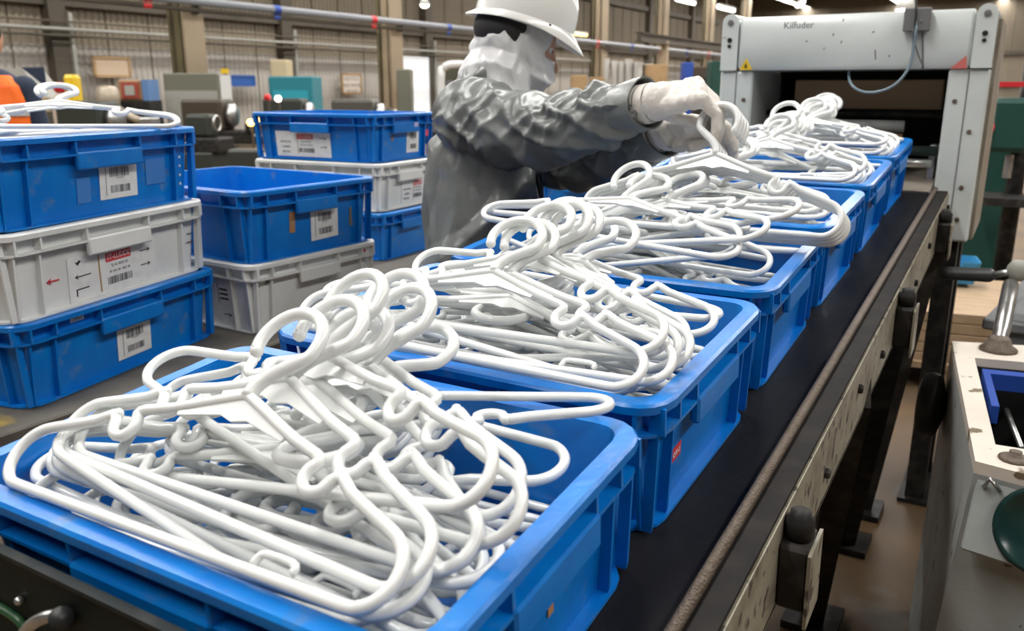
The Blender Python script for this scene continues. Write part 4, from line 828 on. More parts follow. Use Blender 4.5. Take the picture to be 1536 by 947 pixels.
# sloping front panel with round disc
nf = (Cn - B_).cross(Vector((0, 0, 1))).normalized(); 
if nf.y > 0: nf = -nf
ex = (Cn - B_).normalized(); ctr = B_ + ex * .105 + nf * .012 - Vector((0, 0, .085))
ez = (Vector((0, 0, 1)) - nf * .35).normalized(); nn = ex.cross(ez)
if nn.y > 0: nn = -nn
rm = Matrix((ex, ez, nn)).transposed(); 
MB().box(lo(ctr), (.20, .14, .012), rm, .004).build('front_panel', CABG, cb)
MB().lathe([(.073, .0), (.073, .010), (.070, .014), (.064, .0145), (.062, .011), (.02, .0115)], 36, lo(ctr + ex * .012 + nn * .006), rm).build('round_disc', GREEN_D, cb, True)
MB().tube([lo(ctr - ex * .085 + ez * .045 + nn * .008), lo(ctr - ex * .075 + ez * .062 + nn * .03), lo(ctr - ex * .06 + ez * .045 + nn * .01)], .004, 8).build('latch', STEEL, cb, True)
hw = A_ + (B_ - A_) * .12 - Vector((.035, 0, .145))
MB(Matrix.Translation(lo(hw)) @ Matrix.Rotation(R(90), 4, 'Y')).lathe([(.05, -.03), (.075, -.022), (.082, .0), (.075, .02), (.03, .032)], 24).build('hand_wheel', CABLEB, cb, True)

# ------------------------------------------------------------------ machines and clutter behind, right side
gm = thing('ribbed_machine', 'grey ribbed machine base standing behind the cream cabinet', 'machine', (.36, 3.3, 0), (0, 0, R(-8)))
MB().box((0, 0, .36), (.62, .7, .72), bev=.02).build('body', mat('base_grey', (.17, .18, .19), .5, col2=(.12, .125, .13), scale=8), gm)
for k in range(5): MB().box((-.02, 0, .30 + k * .095), (.68, .74, .035), bev=.006).build('rib', MATS['base_grey'], gm)
MB().box((.05, .05, .80), (.4, .4, .16), bev=.03).build('cover', mat('faded_denim_grey', (.12, .14, .20), .6), gm)
MB().box((.0, -.1, .90), (.2, .2, .05), bev=.01).build('yellow_cap', YEL, gm)
dp = thing('pillar_drill', 'dark upright drill machine with red lever behind the right machine post', 'machine', ground(1530, 5.4))
MB().box((0, 0, .04), (.5, .6, .08)).build('base', DARKST, dp)
MB().tube([(.05, .1, .08), (.05, .1, 1.62)], .05, 12).build('pillar', DARKST, dp, True)
MB().box((-.02, -.05, 1.18), (.22, .34, .32), bev=.03).build('head', GREENM, dp)
MB().box((0, -.05, .72), (.34, .36, .05)).build('work_table', DARKST, dp)
MB().tube([(-.10, -.2, 1.2), (-.16, -.3, .98)], .012, 8).build('lever', REDM, dp); MB().tube([(0, -.1, 1.0), (0, -.1, .86)], .025, 10).build('spindle', STEEL, dp)
MB().box((0, .0, 1.42), (.3, .1, .03)).build('red_bar', REDM, dp)
gc = thing('green_machine', 'dark green machine body standing between the machine post and the upright drill', 'machine', ground(1492, 6.0))
MB().box((0, 0, .55), (.34, .5, 1.1), bev=.03).build('body', GREENM, gc); MB().box((0, -.1, 1.16), (.28, .3, .14), bev=.02).build('head', GREENM, gc); MB().box((-.1, -.26, .9), (.1, .02, .2)).build('panel', GREYBOX, gc)
pl_ = thing('pallet', 'low wooden pallet stacked with boards on the floor behind the machine post', 'pallet', ground(1462, 4.3), (0, 0, R(4)))
for k in range(3): MB().box((-.4 + .4 * k, 0, .05), (.1, 1.0, .10)).build('bearer', WOOD, pl_)
for k in range(6): MB().box((0, -.44 + .176 * k, .115), (.95, .14, .03)).build('plank', WOOD, pl_)
for k in range(5): MB().box((.0 + .01 * k, .0, .145 + .05 * k), (.9, .96 - .02 * k, .044), Matrix.Rotation(R(k * 1.5), 3, 'Z')).build('board', WOOD, pl_)
bx = thing('storage_bin', 'small blue bin on the boards behind the right machine post', 'bin', Vector((pl_.location.x - .02, pl_.location.y + .25, .39)), (0, 0, R(10)))
b = MB(); b.loft([rrect(.24, .18, .02, 0), rrect(.28, .22, .02, .12), rrect(.27, .21, .02, .12), rrect(.23, .17, .02, .01)]); b.build('body', mat('bin_blue', (.03, .22, .42), .4), bx); MB().box((0, -.115, .10), (.1, .012, .02)).build('handle', MATS['bin_blue'], bx)

# ------------------------------------------------------------------ lathes and background machines
def lathe_machine(px, dh, rot, label, m, m2=DARKST, sc=1.0):
    t = thing('lathe', label, 'machine', ground(px, dh), (0, 0, R(rot))); t.scale = (sc, sc, sc)
    for x in (-.75, .75): MB().box((x, 0, .32), (.45, .5, .64), bev=.02).build('pedestal', m, t)
    MB().box((.0, 0, .72), (2.1, .42, .18), bev=.02).build('bed', m2, t)
    MB().box((-.75, 0, 1.02), (.6, .48, .44), bev=.04).build('headstock', m, t)
    MB(Matrix.Translation((-.44, 0, 1.02)) @ Matrix.Rotation(R(90), 4, 'Y')).lathe([(.05, 0), (.16, .01), (.16, .09), (.06, .11)], 18).build('chuck', STEEL, t, True)
    MB().box((.1, -.02, .86), (.4, .56, .12), bev=.02).build('carriage', m2, t); MB().box((.1, -.06, .98), (.18, .2, .14), bev=.02).build('tool_post', STEEL, t)
    MB().box((.75, 0, .95), (.32, .26, .28), bev=.04).build('tailstock', m, t)
    for x, r_ in ((.1, .10), (.95, .09)):
        MB(Matrix.Translation((x, -.32 if x < .5 else 0, .84 if x < .5 else .98)) @ Matrix.Rotation(R(90), 4, 'X' if x < .5 else 'Y')).tube([(r_ * math.cos(R(a_)), r_ * math.sin(R(a_)), 0) for a_ in range(0, 360, 20)], .014, 6, closed=True).build('hand_wheel', STEEL, t, True)
    return t
G1 = mat('lathe_green', (.025, .03, .022), .5); G2 = mat('lathe_grey', (.07, .066, .052), .5); G3 = mat('lathe_brown', (.05, .036, .022), .5)
lathe_machine(60, 15.0, 30, 'grey lathe beyond the orange vest, behind the left crate stack', G2)
lathe_machine(212, 10.8, 22, 'dark green lathe in front of the grey electrical cabinet', G1)
lathe_machine(120, 8.8, 38, 'brown lathe half hidden behind the left crate stack', G3, sc=.85)
lathe_machine(385, 12.5, 25, 'brown lathe with amber lamps right of the electrical cabinet', G3)
lathe_machine(500, 13.5, 28, 'dark lathe behind the topmost blue crate beside the white notice board', G1)
lathe_machine(610, 12.5, 24, 'grey lathe in front of the bright doorway', G2)
lathe_machine(425, 9.6, 32, 'low dark lathe right behind the topmost blue crate', G1, sc=.6)
lathe_machine(610, 9.4, 27, 'low grey lathe between the blue crate and the tan column', G2, sc=.65)
lathe_machine(905, 24.0, 25, 'far grey lathe beyond the worker\'s arm', G2); lathe_machine(1015, 27.0, 25, 'far green lathe behind the gloved hands', G1)
def cabinet_box(px0, px1, py0, dh, name, label, m, m2, cat='cabinet', dep=.5, split=None, rot=0):
    w_ = (px1 - px0) / F * dh * math.cos(PITCH); z1 = zat(py0, dh)
    t = thing(name, label, cat, ground((px0 + px1) / 2, dh), (0, 0, YAW + R(rot)))
    MB().box((0, 0, z1 / 2), (w_, dep, z1), bev=.02).build('body', m, t)
    if split:
        zs = zat(split, dh); MB().box((0, -dep / 2 - .01, (.1 + zs) / 2), (w_ * .96, .02, zs - .1)).build('door', m2, t)
        MB().box((w_ * .38, -dep / 2 - .03, zs * .55), (.03, .03, .18)).build('handle', STEELB, t)
    else:
        MB().box((0, -dep / 2 - .01, z1 * .6), (w_ * .8, .02, z1 * .5)).build('panel', m2, t)
    return t
cabinet_box(254, 334, 110, 15.2, 'electrical_cabinet', 'tall pale grey electrical cabinet at the foot of the tan column', GREYGRN, LGREY, split=136)
cabinet_box(412, 476, 115, 16.0, 'guarded_machine', 'teal machine guard behind the blue crate stack', TEAL, TEALG, 'machine', .8)
cabinet_box(412, 437, 90, 19.5, 'wall_cupboard', 'tall cream cupboard standing behind the teal machine guard', mat('cream_paint', (.55, .47, .30), .5), MATS['cream_paint'])
cabinet_box(668, 702, 95, 14.5, 'control_cabinet', 'dark olive control cabinet behind the worker\'s hood', mat('olive_dark', (.06, .06, .035), .5), GREYBOX)
cabinet_box(598, 618, 104, 15.0, 'switch_cabinet', 'narrow grey green switch cabinet beside the bright doorway', GREYGRN, GREYGRN)
cabinet_box(968, 998, 97, 26.0, 'cardboard_carton', 'tall cardboard carton behind the worker\'s forearm', CARD, CARD, 'box')
cabinet_box(856, 880, 113, 25.0, 'cardboard_carton', 'low cardboard carton beside the hard hat visor', CARD, CARD, 'box')
cabinet_box(884, 905, 116, 27.0, 'cardboard_carton', 'small brown carton between the two other cartons', CARD, CARD, 'box')
cabinet_box(1062, 1082, 92, 20.0, 'steel_locker', 'dark green locker beside the white machine\'s left post', GREENM, GREENM)
cabinet_box(1022, 1036, 94, 22.0, 'blue_locker', 'narrow bright blue locker behind the gloved hands', BLUEM, BLUEM)
cabinet_box(1038, 1062, 100, 24.0, 'rack_cabinet', 'brown open rack between the blue and the green locker', G3, DARKST)
for i, (px, py, w_) in enumerate(((921, 91, 9), (931, 92, 9), (942, 89, 11), (955, 93, 13), (909, 88, 8))):
    dh = 28.0; t = thing('material_roll', 'upright pale roll of sheet material behind the worker\'s forearm', 'roll', ground(px, dh), group='upright rolls behind the worker')
    r_ = w_ / 2 / F * dh; z1 = zat(py, dh)
    MB().lathe([(r_, 0), (r_, z1), (r_ * .4, z1), (r_ * .4, z1 - .05)], 14).build('roll', mat('roll_pale', (.30, .28, .25), .6), t, True); MB().lathe([(r_ * .38, 0), (r_ * .38, z1 + .03), (r_ * .3, z1 + .03)], 10).build('core', CARD, t)
# boards and signs on or near the wall
def wall_board(px0, px1, py0, py1, X, name, label, m, cat='board', frame=None):
    a_, b__ = onx(px0, py0, X), onx(px1, py1, X)
    t = thing(name, label, cat, ((a_.x + b__.x) / 2, (a_.y + b__.y) / 2, (a_.z + b__.z) / 2))
    ly, lz = abs(b__.y - a_.y), abs(a_.z - b__.z)
    MB().box((0, 0, 0), (.04, ly, lz)).build('panel', m, t)
    if frame:
        for sg in (-1, 1): MB().box((.01, sg * ly / 2, 0), (.06, .05, lz)).build('frame', frame, t); MB().box((.01, 0, sg * lz / 2), (.06, ly, .05)).build('frame', frame, t)
    return t, ly, lz
XW = WX + .30
wall_board(139, 195, 86, 115, XW, 'shutter_board', 'beige shutter board on the white wall left of the tan column', mat('shutter_beige', (.55, .42, .30), .6), frame=CARD)
wall_board(345, 381, 114, 128, XW, 'notice_board', 'blue notice board on the wall right of the electrical cabinet', BLUES, frame=BLUES)
t, ly, lz = wall_board(512, 541, 111, 140, XW, 'wall_sign', 'white paper sign on the wall above the blue crate stack', mat('sign_paper', (.68, .60, .52), .6), 'sign', CARD)
for q in range(4): text_mesh('print', ('NOTICE', 'SAFE WORK', 'RULES', '1 2 3')[q], .16, GREYINK, t, Matrix.Translation((.03, 0, .25 * lz - .17 * q)) @ Matrix(((0, 0, 1, 0), (1, 0, 0, 0), (0, 1, 0, 0), (0, 0, 0, 1))))
dr = struct(MB().box((0, 0, 0), (.06, abs(onx(646, 100, XW).y - onx(600, 100, XW).y), 2.3)).build('door_1', DOORGLOW)); pz = onx(622, 110, XW); dr.location = (XW, pz.y, 1.15)
for yy in (-1, 1): MB().box((.03, yy * abs(onx(646, 100, XW).y - onx(600, 100, XW).y) / 2, 0), (.10, .12, 2.4)).build('door_frame', STEELB, dr)
t = thing('framed_machine', 'red framed box machine with a blue side left of the electrical cabinet', 'machine', ground(208, 14.2), (0, 0, YAW))
MB().box((0, 0, .60), (.5, .5, 1.2)).build('base', DARKST, t); MB().box((-.06, 0, 1.36), (.38, .4, .32), bev=.02).build('head', mat('frame_tan', (.34, .2, .10), .5), t); MB().box((-.05, -.21, 1.36), (.27, .03, .25)).build('window_frame', mat('dull_red', (.3, .05, .03), .5), t); MB().box((-.05, -.23, 1.36), (.15, .02, .15)).build('dial', LGREY, t); MB().box((.19, 0, 1.25), (.10, .42, .55)).build('side_panel', mat('side_blue', (.10, .20, .40), .5), t)
t = thing('metal_drum', 'upright beige metal drum on a stand behind the left stack\'s hangers', 'drum', ground(160, 13.6), (0, 0, YAW))
MB().box((0, 0, .5), (.4, .4, 1.0)).build('stand', G3, t); MB().lathe([(.17, 1.0), (.17, 1.36), (.12, 1.42), (.05, 1.43)], 18).build('shell', mat('drum_beige', (.40, .34, .26), .4, metal=.3), t, True); MB().tube([(.1, 0, 1.1), (.34, 0, .95), (.45, 0, .9)], .06, 10).build('spout', MATS['drum_beige'], t, True)
t = thing('gas_cylinder', 'pale gas cylinder with a red cap left of the metal drum', 'cylinder', ground(89, 11.4))
MB().lathe([(.11, 0), (.115, .05), (.115, 1.2), (.07, 1.30), (.04, 1.33)], 16).build('shell', mat('cyl_tan', (.45, .36, .28), .5), t, True); MB().ball((0, 0, 1.40), .075, 7).build('cap', REDM, t, True)
t = thing('yellow_dispenser', 'yellow upright dispenser right of the red capped cylinder', 'dispenser', ground(111, 11.9), (0, 0, YAW))
MB().box((0, 0, .58), (.2, .2, 1.16)).build('stand', DARKST, t); MB().box((0, -.02, 1.36), (.17, .2, .42), bev=.04).build('body', YEL, t)
t = thing('hooded_machine', 'grey hooded machine beyond the orange vest', 'machine', ground(30, 12.6), (0, 0, YAW))
MB().box((0, .2, .55), (1.1, .7, 1.1), bev=.03).build('base', G2, t)
MB().loft([[(-.5, -.1, 1.1), (.5, -.1, 1.1), (.5, .5, 1.1), (-.5, .5, 1.1)], [(-.5, -.05, 1.66), (.1, -.05, 1.66), (.1, .5, 1.66), (-.5, .5, 1.66)]]).build('hood', LGREY, t); MB().add([(.1, -.08, 1.68), (.42, -.08, 1.68), (.42, -.08, 1.40), (.1, -.06, 1.68), (.42, -.06, 1.68), (.42, -.06, 1.40)], [(0, 2, 1), (3, 4, 5), (0, 1, 4, 3), (1, 2, 5, 4), (2, 0, 3, 5)]).build('dark_flap', NAVY, t)
MB().box((.30, -.12, 1.14), (.34, .06, .26)).build('tan_guard', mat('guard_tan', (.40, .32, .20), .5), t)
for px, dh, lab in ((594, 14.2, 'red fire extinguisher hung beside the bright doorway'), (206, 11.4, 'red fire extinguisher standing right of the electrical cabinet foot')):
    if px == 206: px, dh = 345, 13.6
    t = thing('fire_extinguisher', lab, 'extinguisher', ground(px, dh) if px != 594 else (CX + .335, 17.2, .95))
    MB().lathe([(.075, 0), (.08, .03), (.08, .38), (.04, .46), (.02, .47)], 14).build('cylinder', REDM, t, True); MB().box((.02, 0, .50), (.10, .03, .04)).build('valve', STEELB, t); MB().tube([(.04, 0, .49), (.11, 0, .42), (.10, 0, .15)], .012, 6).build('hose', CABLEB, t)
t = thing('white_vent_pipe', 'white elbow vent pipe on the dark olive cabinet', 'pipe', ground(662, 13.6)); MB().tube(smooth_path([(0, 0, .0), (0, 0, 1.55), (.03, .02, 1.68), (.14, .08, 1.74), (.42, .25, 1.74)], 3), .06, 10).build('pipe', PIPEW, t, True); MB().box((.42, .25, 1.74), (.1, .1, .16)).build('blue_end', BLUEM, t)
t = thing('sign_post', 'white sheet on a slim post with a yellow top beside the electrical cabinet', 'sign', ground(340, 14.4), (0, 0, YAW)); MB().tube([(0, 0, 0), (0, 0, 1.72)], .025, 8).build('post', STEELB, t); MB().box((0, -.03, 1.38), (.17, .02, .44)).build('sheet', PIPEW, t); MB().box((0, -.03, 1.66), (.12, .03, .08)).build('top_cap', YEL, t); MB().box((.0, -.03, 1.05), (.22, .02, .16)).build('lower_sheet', BLUES, t)
for px, py, dh, rr, m, lab in ((372, 184, 10.5, .045, LAMPY, 'amber work lamp on the brown lathe'), (383, 181, 10.5, .04, LAMPY, 'amber work lamp on the brown lathe'), (416, 148, 12.0, .045, LAMPM, 'small white work lamp beside the teal machine guard'), (400, 146, 12.0, .05, REDM, 'round red signal light left of the teal machine guard')):
    z = zat(py, dh); t = thing('work_lamp', lab, 'lamp', ground(px, dh), (0, 0, YAW), 'amber work lamps' if m is LAMPY else None)
    MB().tube([(0, .05, 0), (0, .05, z)], .015, 6).build('stalk', STEELB, t); MB().box((0, .05, .02), (.06, .06, .04)).build('base', STEELB, t); MB().ball((0, 0, z), rr, 7).build('lamp_head', m, t, True); MB().box((0, .05, z), (.05, .05, .05)).build('lamp_socket', STEELB, t)

# foreground clutter fixed to the conveyor's end plate
PYc = (MC @ Vector((0, EPY, .05))).y - .004
c0 = ony(92, 928, PYc - .004)
ck = thing('clamp_handle', 'polished steel clamp lever on the conveyor end plate', 'clamp', c0)
ck_l = lambda px, py, d: tuple(ony(px, py, PYc - d) - c0)
MB().tube(smooth_path([ck_l(20, 975, .022), ck_l(45, 940, .022), ck_l(70, 926, .018), ck_l(92, 924, .012)], 4), [.0055] * 13, 10).build('lever', STEEL, ck, True)
MB().tube([ck_l(92, 928, .016), ck_l(92, 928, -.004)], .010, 12).build('pivot', CABLEB, ck, True)
MB().tube([ck_l(28, 902, .008), ck_l(28, 902, -.004)], .004, 8).build('stop_pin', STEEL, ck, True)
tag(MB().tube(smooth_path([ony(-60, 872, PYc - .003), ony(-20, 900, PYc - .004), ony(10, 918, PYc - .004), ony(34, 938, PYc - .004), ony(48, 975, PYc - .003)], 4), .0042, 8).build('green_hose', HOSEG, None, True), 'thin green hose along the conveyor end plate', 'hose')
# ------------------------------------------------------------------ people
def ell_ring(c, ax, ay, rx, ry, n=28, p=2.3):
    out = []
    for k in range(n):
        a_ = 2 * math.pi * k / n; x, y = math.cos(a_), math.sin(a_)
        out.append(Vector(c) + ax * (rx * math.copysign(abs(x) ** (2 / p), x)) + ay * (ry * math.copysign(abs(y) ** (2 / p), y)))
    return out
def ridged(p):
    return 1 - 2 * abs(mnoise.noise(p))
def hand_fingers(W_, K_, across, fdir, curl, scale=1.0, n=4):
    """four finger chains from the knuckles; across = vector per finger, fdir list of 3 direction vectors"""
    out = []
    lens = (.78, .95, 1.0, .92)
    for i in range(4):
        k = K_ + across * (i - 1.5); l = lens[i] * scale
        pts = [W_ + (k - W_) * .72, k]; q = k
        for dv, ln in zip(fdir, (.050, .034, .028)): q = q + dv.normalized() * ln * l + across * .0; pts.append(q)
        out.append(pts)
    return out

Fd = Vector((rv.x, rv.y, 0))                     # the worker faces along the picture's right
Lt = Vector((-fh.x, -fh.y, 0))                   # his right side, toward the camera
headc = at(776, 66, 2.19); neckb = at(742, 142, 2.17)
tor = [(at(742, 150, 2.17), .085, .075), (at(738, 172, 2.17), .175, .105), (at(733, 215, 2.17), .195, .135), (at(728, 285, 2.17), .190, .140), (at(724, 350, 2.17), .185, .140), (at(720, 420, 2.17), .185, .135)]
shR, elR, wrR = at(722, 180, 2.03), at(842, 192, 1.83), at(962, 158, 1.63)
shL, elL, wrL = at(752, 172, 2.27), at(874, 243, 2.08), at(992, 200, 1.75)
KR = at(1048, 138, 1.53); KL = at(1036, 196, 1.63)
hipc = tor[-1][0]; footz = .0
hips = [hipc + Lt * s_ * .10 - Vector((0, 0, .03)) for s_ in (1, -1)]
def leg_pts(h, off): return [h, Vector((h.x, h.y, .50)) + Fd * (.03 + off), Vector((h.x, h.y, .09)) + Fd * (.0 + off)]
fdR = [rv * .72 - upv * .60, rv * .05 - upv * 1.0, -rv * .25 - upv * .95]
accR = (fh * .017 + upv * .009)
fdL = [rv * .95 + upv * .05 - fh * .25, rv * .75 - upv * .45 - fh * .3, rv * .2 - upv * .9]
accL = (upv * -.012 + fh * .014)
def hand(mb, W_, K_, acc, fd, thumb, r0, palm_r, sc=1.0, nr=1.0):
    u_ = (K_ - W_)
    for i in range(4):
        k = K_ + acc * (i - 1.5) * .9
        mb.capsule([W_ + acc * (i - 1.5) * .55, W_ + u_ * .5 + acc * (i - 1.5) * .8, k], [palm_r * .95, palm_r * 1.05, palm_r * .9], 10)
    for i, pts in enumerate(hand_fingers(W_, K_, acc, fd, None, sc)): mb.capsule(pts[1:], [r0 * 1.12, r0 * 1.08, r0, r0 * .82], 10)
    mb.capsule(thumb, [r0 * 1.5, r0 * 1.25, r0 * 1.1, r0 * .9], 10)
thR = [wrR + (KR - wrR) * .30 + fh * .022 - upv * .012, wrR + (KR - wrR) * .62 + fh * .034 - upv * .034, KR + rv * .016 + fh * .018 - upv * .058, KR + rv * .034 + fh * .006 - upv * .078]
thL = [wrL + (KL - wrL) * .25 - upv * .016 - fh * .012, wrL + (KL - wrL) * .55 - upv * .026 - fh * .022, KL + rv * .004 - upv * .028 - fh * .018, KL + rv * .030 - upv * .022 - fh * .014]

org1 = Vector((hipc.x, hipc.y, 0))
b = MB()
hF = (Fd * math.cos(R(20)) - upv * math.sin(R(20))); hU = (upv * math.cos(R(20)) + Fd * math.sin(R(20))); hL = Lt
hrot = Matrix((hF, -hL, hU)).transposed()
b.ball(headc, .1, 14, (.98, .76, 1.18), hrot)                     # skull and face
b.ball(headc + hF * .045 - hU * .06, .06, 10, (.9, .9, .95), hrot)   # jaw
b.capsule([headc + hF * .096 + hU * .005, headc + hF * .112 - hU * .028], [.009, .013], 8)   # nose
b.capsule([headc + hF * .088 - hU * .058 + hL * .018, headc + hF * .088 - hU * .058 - hL * .018], [.010, .010], 8)   # lips
for s_ in (1, -1): b.capsule([headc + hL * s_ * .074 - hF * .008 + hU * .015, headc + hL * s_ * .076 - hF * .004 - hU * .022], [.014, .010], 8)   # ears
b.capsule([headc - hU * .07 - hF * .02, neckb - upv * .03], [.055, .058], 14)
b.loft([ell_ring(c, Fd, Lt, rd * .82, rl * .86) for c, rl, rd in tor])
for sh, el, wr in ((shR, elR, wrR), (shL, elL, wrL)): b.capsule([sh, (sh + el) / 2, el, (el + wr) / 2, wr], [.055, .048, .040, .036, .026], 14)
hand(b, wrR, KR, accR * .8, fdR, thR, .0055, .010, .97); hand(b, wrL, KL, accL * .8, fdL, thL, .0055, .010, .97)
for i, h in enumerate(hips):
    lp = leg_pts(h, .05 if i else -.03); b.capsule([h + upv * .05] + lp, [.085, .082, .055, .042], 14)
    ft = lp[-1]; b.capsule([Vector((ft.x, ft.y, .045)) - Fd * .04, Vector((ft.x, ft.y, .035)) + Fd * .16], [.043, .034], 12)
person = remesh(b, 'person', SKIN, .007, 3, origin=org1)
tag(person, 'worker in grey jacket, white hard hat and gloves lifting hangers from a conveyor crate', 'person')
for s_ in (1, -1):
    e_ = MB().ball(tuple(headc + hF * .083 + hU * .012 + hL * s_ * .032 - org1), .0085, 8).build('eye', PIPEW, person, True)
    MB().ball(tuple(headc + hF * .088 + hU * .011 + hL * s_ * .032 - org1), .0055, 6).build('iris', INK, e_, True)
# jacket
b = MB()
b.loft([ell_ring(c, Fd, Lt, rd * 1.0, rl * 1.0) for c, rl, rd in tor] + [ell_ring(at(717, 500, 2.17), Fd, Lt, .140, .195)])
for sh, el, wr, q in ((shR, elR, wrR, 0), (shL, elL, wrL, 1)):
    b.capsule([sh - Fd * .02, sh * .55 + el * .45 - upv * .012, el - upv * .008, el * .5 + wr * .5, el * .12 + wr * .88], [.092, .088, .074, .064, .050], 18)
b.capsule([neckb - upv * .03 - Fd * .02, neckb + upv * .012 - Fd * .015], [.085, .078], 18)
def armfac(p):
    best = (9, 0, 0); acc_ = 0
    for sh, el, wr in ((shR, elR, wrR), (shL, elL, wrL)):
        acc_ = 0
        for a_, c_ in ((sh, el), (el, wr)):
            d = c_ - a_; t_ = max(0, min(1, (p - a_).dot(d) / d.length_squared)); v_ = p - a_ - d * t_
            if v_.length < best[0]: best = (v_.length, acc_ + t_ * d.length, math.atan2(v_.z, v_.dot(fh)))
            acc_ += d.length
    return max(0, min(1, (.15 - best[0]) / .05)), best[1], best[2]
def crease(p):                                  # sharp ridge lines with flat valleys
    return max(0, 1 - 3.2 * abs(mnoise.noise(p)))
def jfold(p, nn):
    wv = mnoise.noise_vector(p * 5) * .05; q = p + wv
    x, y, z = q.dot(rv), q.dot(fh), q.z
    f1, s_, an = armfac(p)
    s2 = s_ + .05 * mnoise.noise(p * 6)
    a_ = crease(Vector((s2 * 9 + math.sin(an) * .9, math.cos(an) * .9, math.sin(an) * .5 + 2))) * .015 + crease(Vector((s2 * 17 - math.sin(an) * 1.1, math.cos(an) * 1.3 + 5, 0))) * .007
    c_ = crease(Vector((x * 5.5 - z * 3, y * 4.5, z * 2.2 + 7))) * .018 + crease(Vector((x * 11 + z * 4, y * 9, z * 4.5))) * .009
    return p + nn * (a_ * f1 + c_ * (1 - f1) - .007)
jack = remesh(b, 'jacket', JACK, .0055, 6, jfold)
jack.data.transform(Matrix.Translation(-org1)); jack.parent = person
# cuffs, buttons, placket and collar
for el, wr, k in ((elR, wrR, 0), (elL, wrL, 1)):
    d = (wr - el).normalized(); c0 = wr - d * .035; c1 = wr + d * .014
    n1 = d.orthogonal().normalized(); n2 = d.cross(n1)
    rg = lambda c, r_, w_: [tuple(c + (n1 * math.cos(2 * math.pi * j / 28) + n2 * math.sin(2 * math.pi * j / 28)) * r_ * (1 + w_ * math.sin(j * 2 * math.pi / 28 * 3 + k)) - org1) for j in range(28)]
    auto(MB().loft([rg(c0 - d * .02, .050, .03), rg(c0 * .5 + c1 * .5, .0515, .04), rg(c1, .050, .06), rg(c1, .047, .06), rg(c0 - d * .02, .044, .03)], False, False).build('cuff', JACK, jack), 50)
    if k == 0:
        bn = at(949, 171, 1.60); MB(Matrix.Translation(bn - org1) @ fh.to_track_quat('-Z', 'Y').to_matrix().to_4x4()).lathe([(.009, -.006), (.009, .002), (.006, .0035), (.004, .002)], 14).build('button', GREYBOX, jack, True)
pk = []
for px, py, d in ((808, 262, 2.10), (812, 285, 2.10), (812, 305, 2.10), (806, 330, 2.10)): pk.append(at(px, py, d) - org1)
MB().tube(smooth_path(pk, 3), .010, 8, ell=.4).build('placket', mat('jacket_dark', (.035, .037, .037), .45), jack, True)
pts = [at(700, 355, 2.02) - org1, at(735, 352, 2.01) - org1, at(765, 340, 2.02) - org1]
MB().tube(smooth_path(pts, 3), .004, 6).build('pocket_seam', MATS['jacket_dark'], jack, True)
# trousers
b = MB()
b.loft([ell_ring(hipc + upv * .03, Fd, Lt, .125, .175), ell_ring(hipc - upv * .10, Fd, Lt, .13, .175)])
for i, h in enumerate(hips):
    lp = leg_pts(h, .05 if i else -.03); b.capsule([h + upv * .02] + lp, [.102, .10, .075, .066], 16)
tr = remesh(b, 'trousers', TROU, .012, 3); tr.data.transform(Matrix.Translation(-org1)); tr.parent = person
for i, h in enumerate(hips):
    ft = leg_pts(h, .05 if i else -.03)[-1]
    b = MB(); b.capsule([Vector((ft.x, ft.y, .052)) - Fd * .045, Vector((ft.x, ft.y, .046)) + Fd * .17], [.052, .046], 14); b.capsule([Vector((ft.x, ft.y, .05)) - Fd * .02, Vector((ft.x, ft.y, .11)) - Fd * .02], [.054, .054], 14)
    sh_ = remesh(b, 'shoe', CABLEB, .01, 2); sh_.data.transform(Matrix.Translation(-org1)); sh_.parent = person
# gloves
for nm, W_, K_, acc, fd, th, el in (('glove', wrR, KR, accR, fdR, thR, elR), ('glove', wrL, KL, accL, fdL, thL, elL)):
    b = MB(); hand(b, W_, K_, acc, fd, th, .0094, .0165)
    d = (K_ - W_).normalized(); b.capsule([W_ + d * .012, W_ + d * .05], [.036, .034], 18)
    def gf(p, nn, W_=W_, d=d):
        s_ = (p - W_).dot(d)
        return p + nn * (ridged(Vector((s_ * 55, p.z * 18, p.dot(fh) * 20))) * .0026)
    g = remesh(b, nm, GLOVE, .0032, 4, gf); g.data.transform(Matrix.Translation(-org1)); g.parent = person
    n1 = d.orthogonal().normalized(); n2 = d.cross(n1); c = W_ + d * .002 + (d * 0)
    MB().tube([tuple(c + (n1 * math.cos(2 * math.pi * j / 24) + n2 * math.sin(2 * math.pi * j / 24)) * .036 - org1) for j in range(24)], .0032, 6, closed=True).build('glove_cuff', GLOVE, g, True)
    bb = MB().loft([[tuple(W_ - d * .0 + d * s_ + (n1 * math.cos(2 * math.pi * j / 24) + n2 * math.sin(2 * math.pi * j / 24)) * r_ - org1) for j in range(24)] for s_, r_ in ((.0, .0365), (.012, .038), (.03, .038))], False, False).build('glove_wrist', GLOVE, g, True)
# head cover
b = MB()
b.ball(headc - hU * .012, .1, 14, (1.12, .98, 1.16), hrot)
b.ball(headc + hF * .045 - hU * .062, .075, 10, (.95, 1.0, .9), hrot)
b.capsule([headc - hU * .06 - hF * .01, neckb + upv * .03, neckb - upv * .015], [.085, .088, .092], 18)
def cfold(p, nn):
    q = p - headc; f_, u_ = q.dot(hF), q.dot(hU)
    x, y, z = p.dot(rv), p.dot(fh), p.z
    d = crease(Vector((x * 11 + z * 7, y * 8, z * 5))) * .010 + crease(Vector((x * 24, y * 14, z * 14 + x * 9))) * .005 - .004
    if f_ > .076 and u_ > -.010: d -= .028 * min(1, (f_ - .076) / .02) * min(1, (u_ + .012) / .012)
    return p + nn * d
cv = remesh(b, 'head_cover', COVER, .0045, 4, cfold); cv.data.transform(Matrix.Translation(-org1)); cv.parent = person
b = MB(); b.ball(headc + hU * .018 - hF * .028, .1, 12, (.95, .99, .72), hrot)
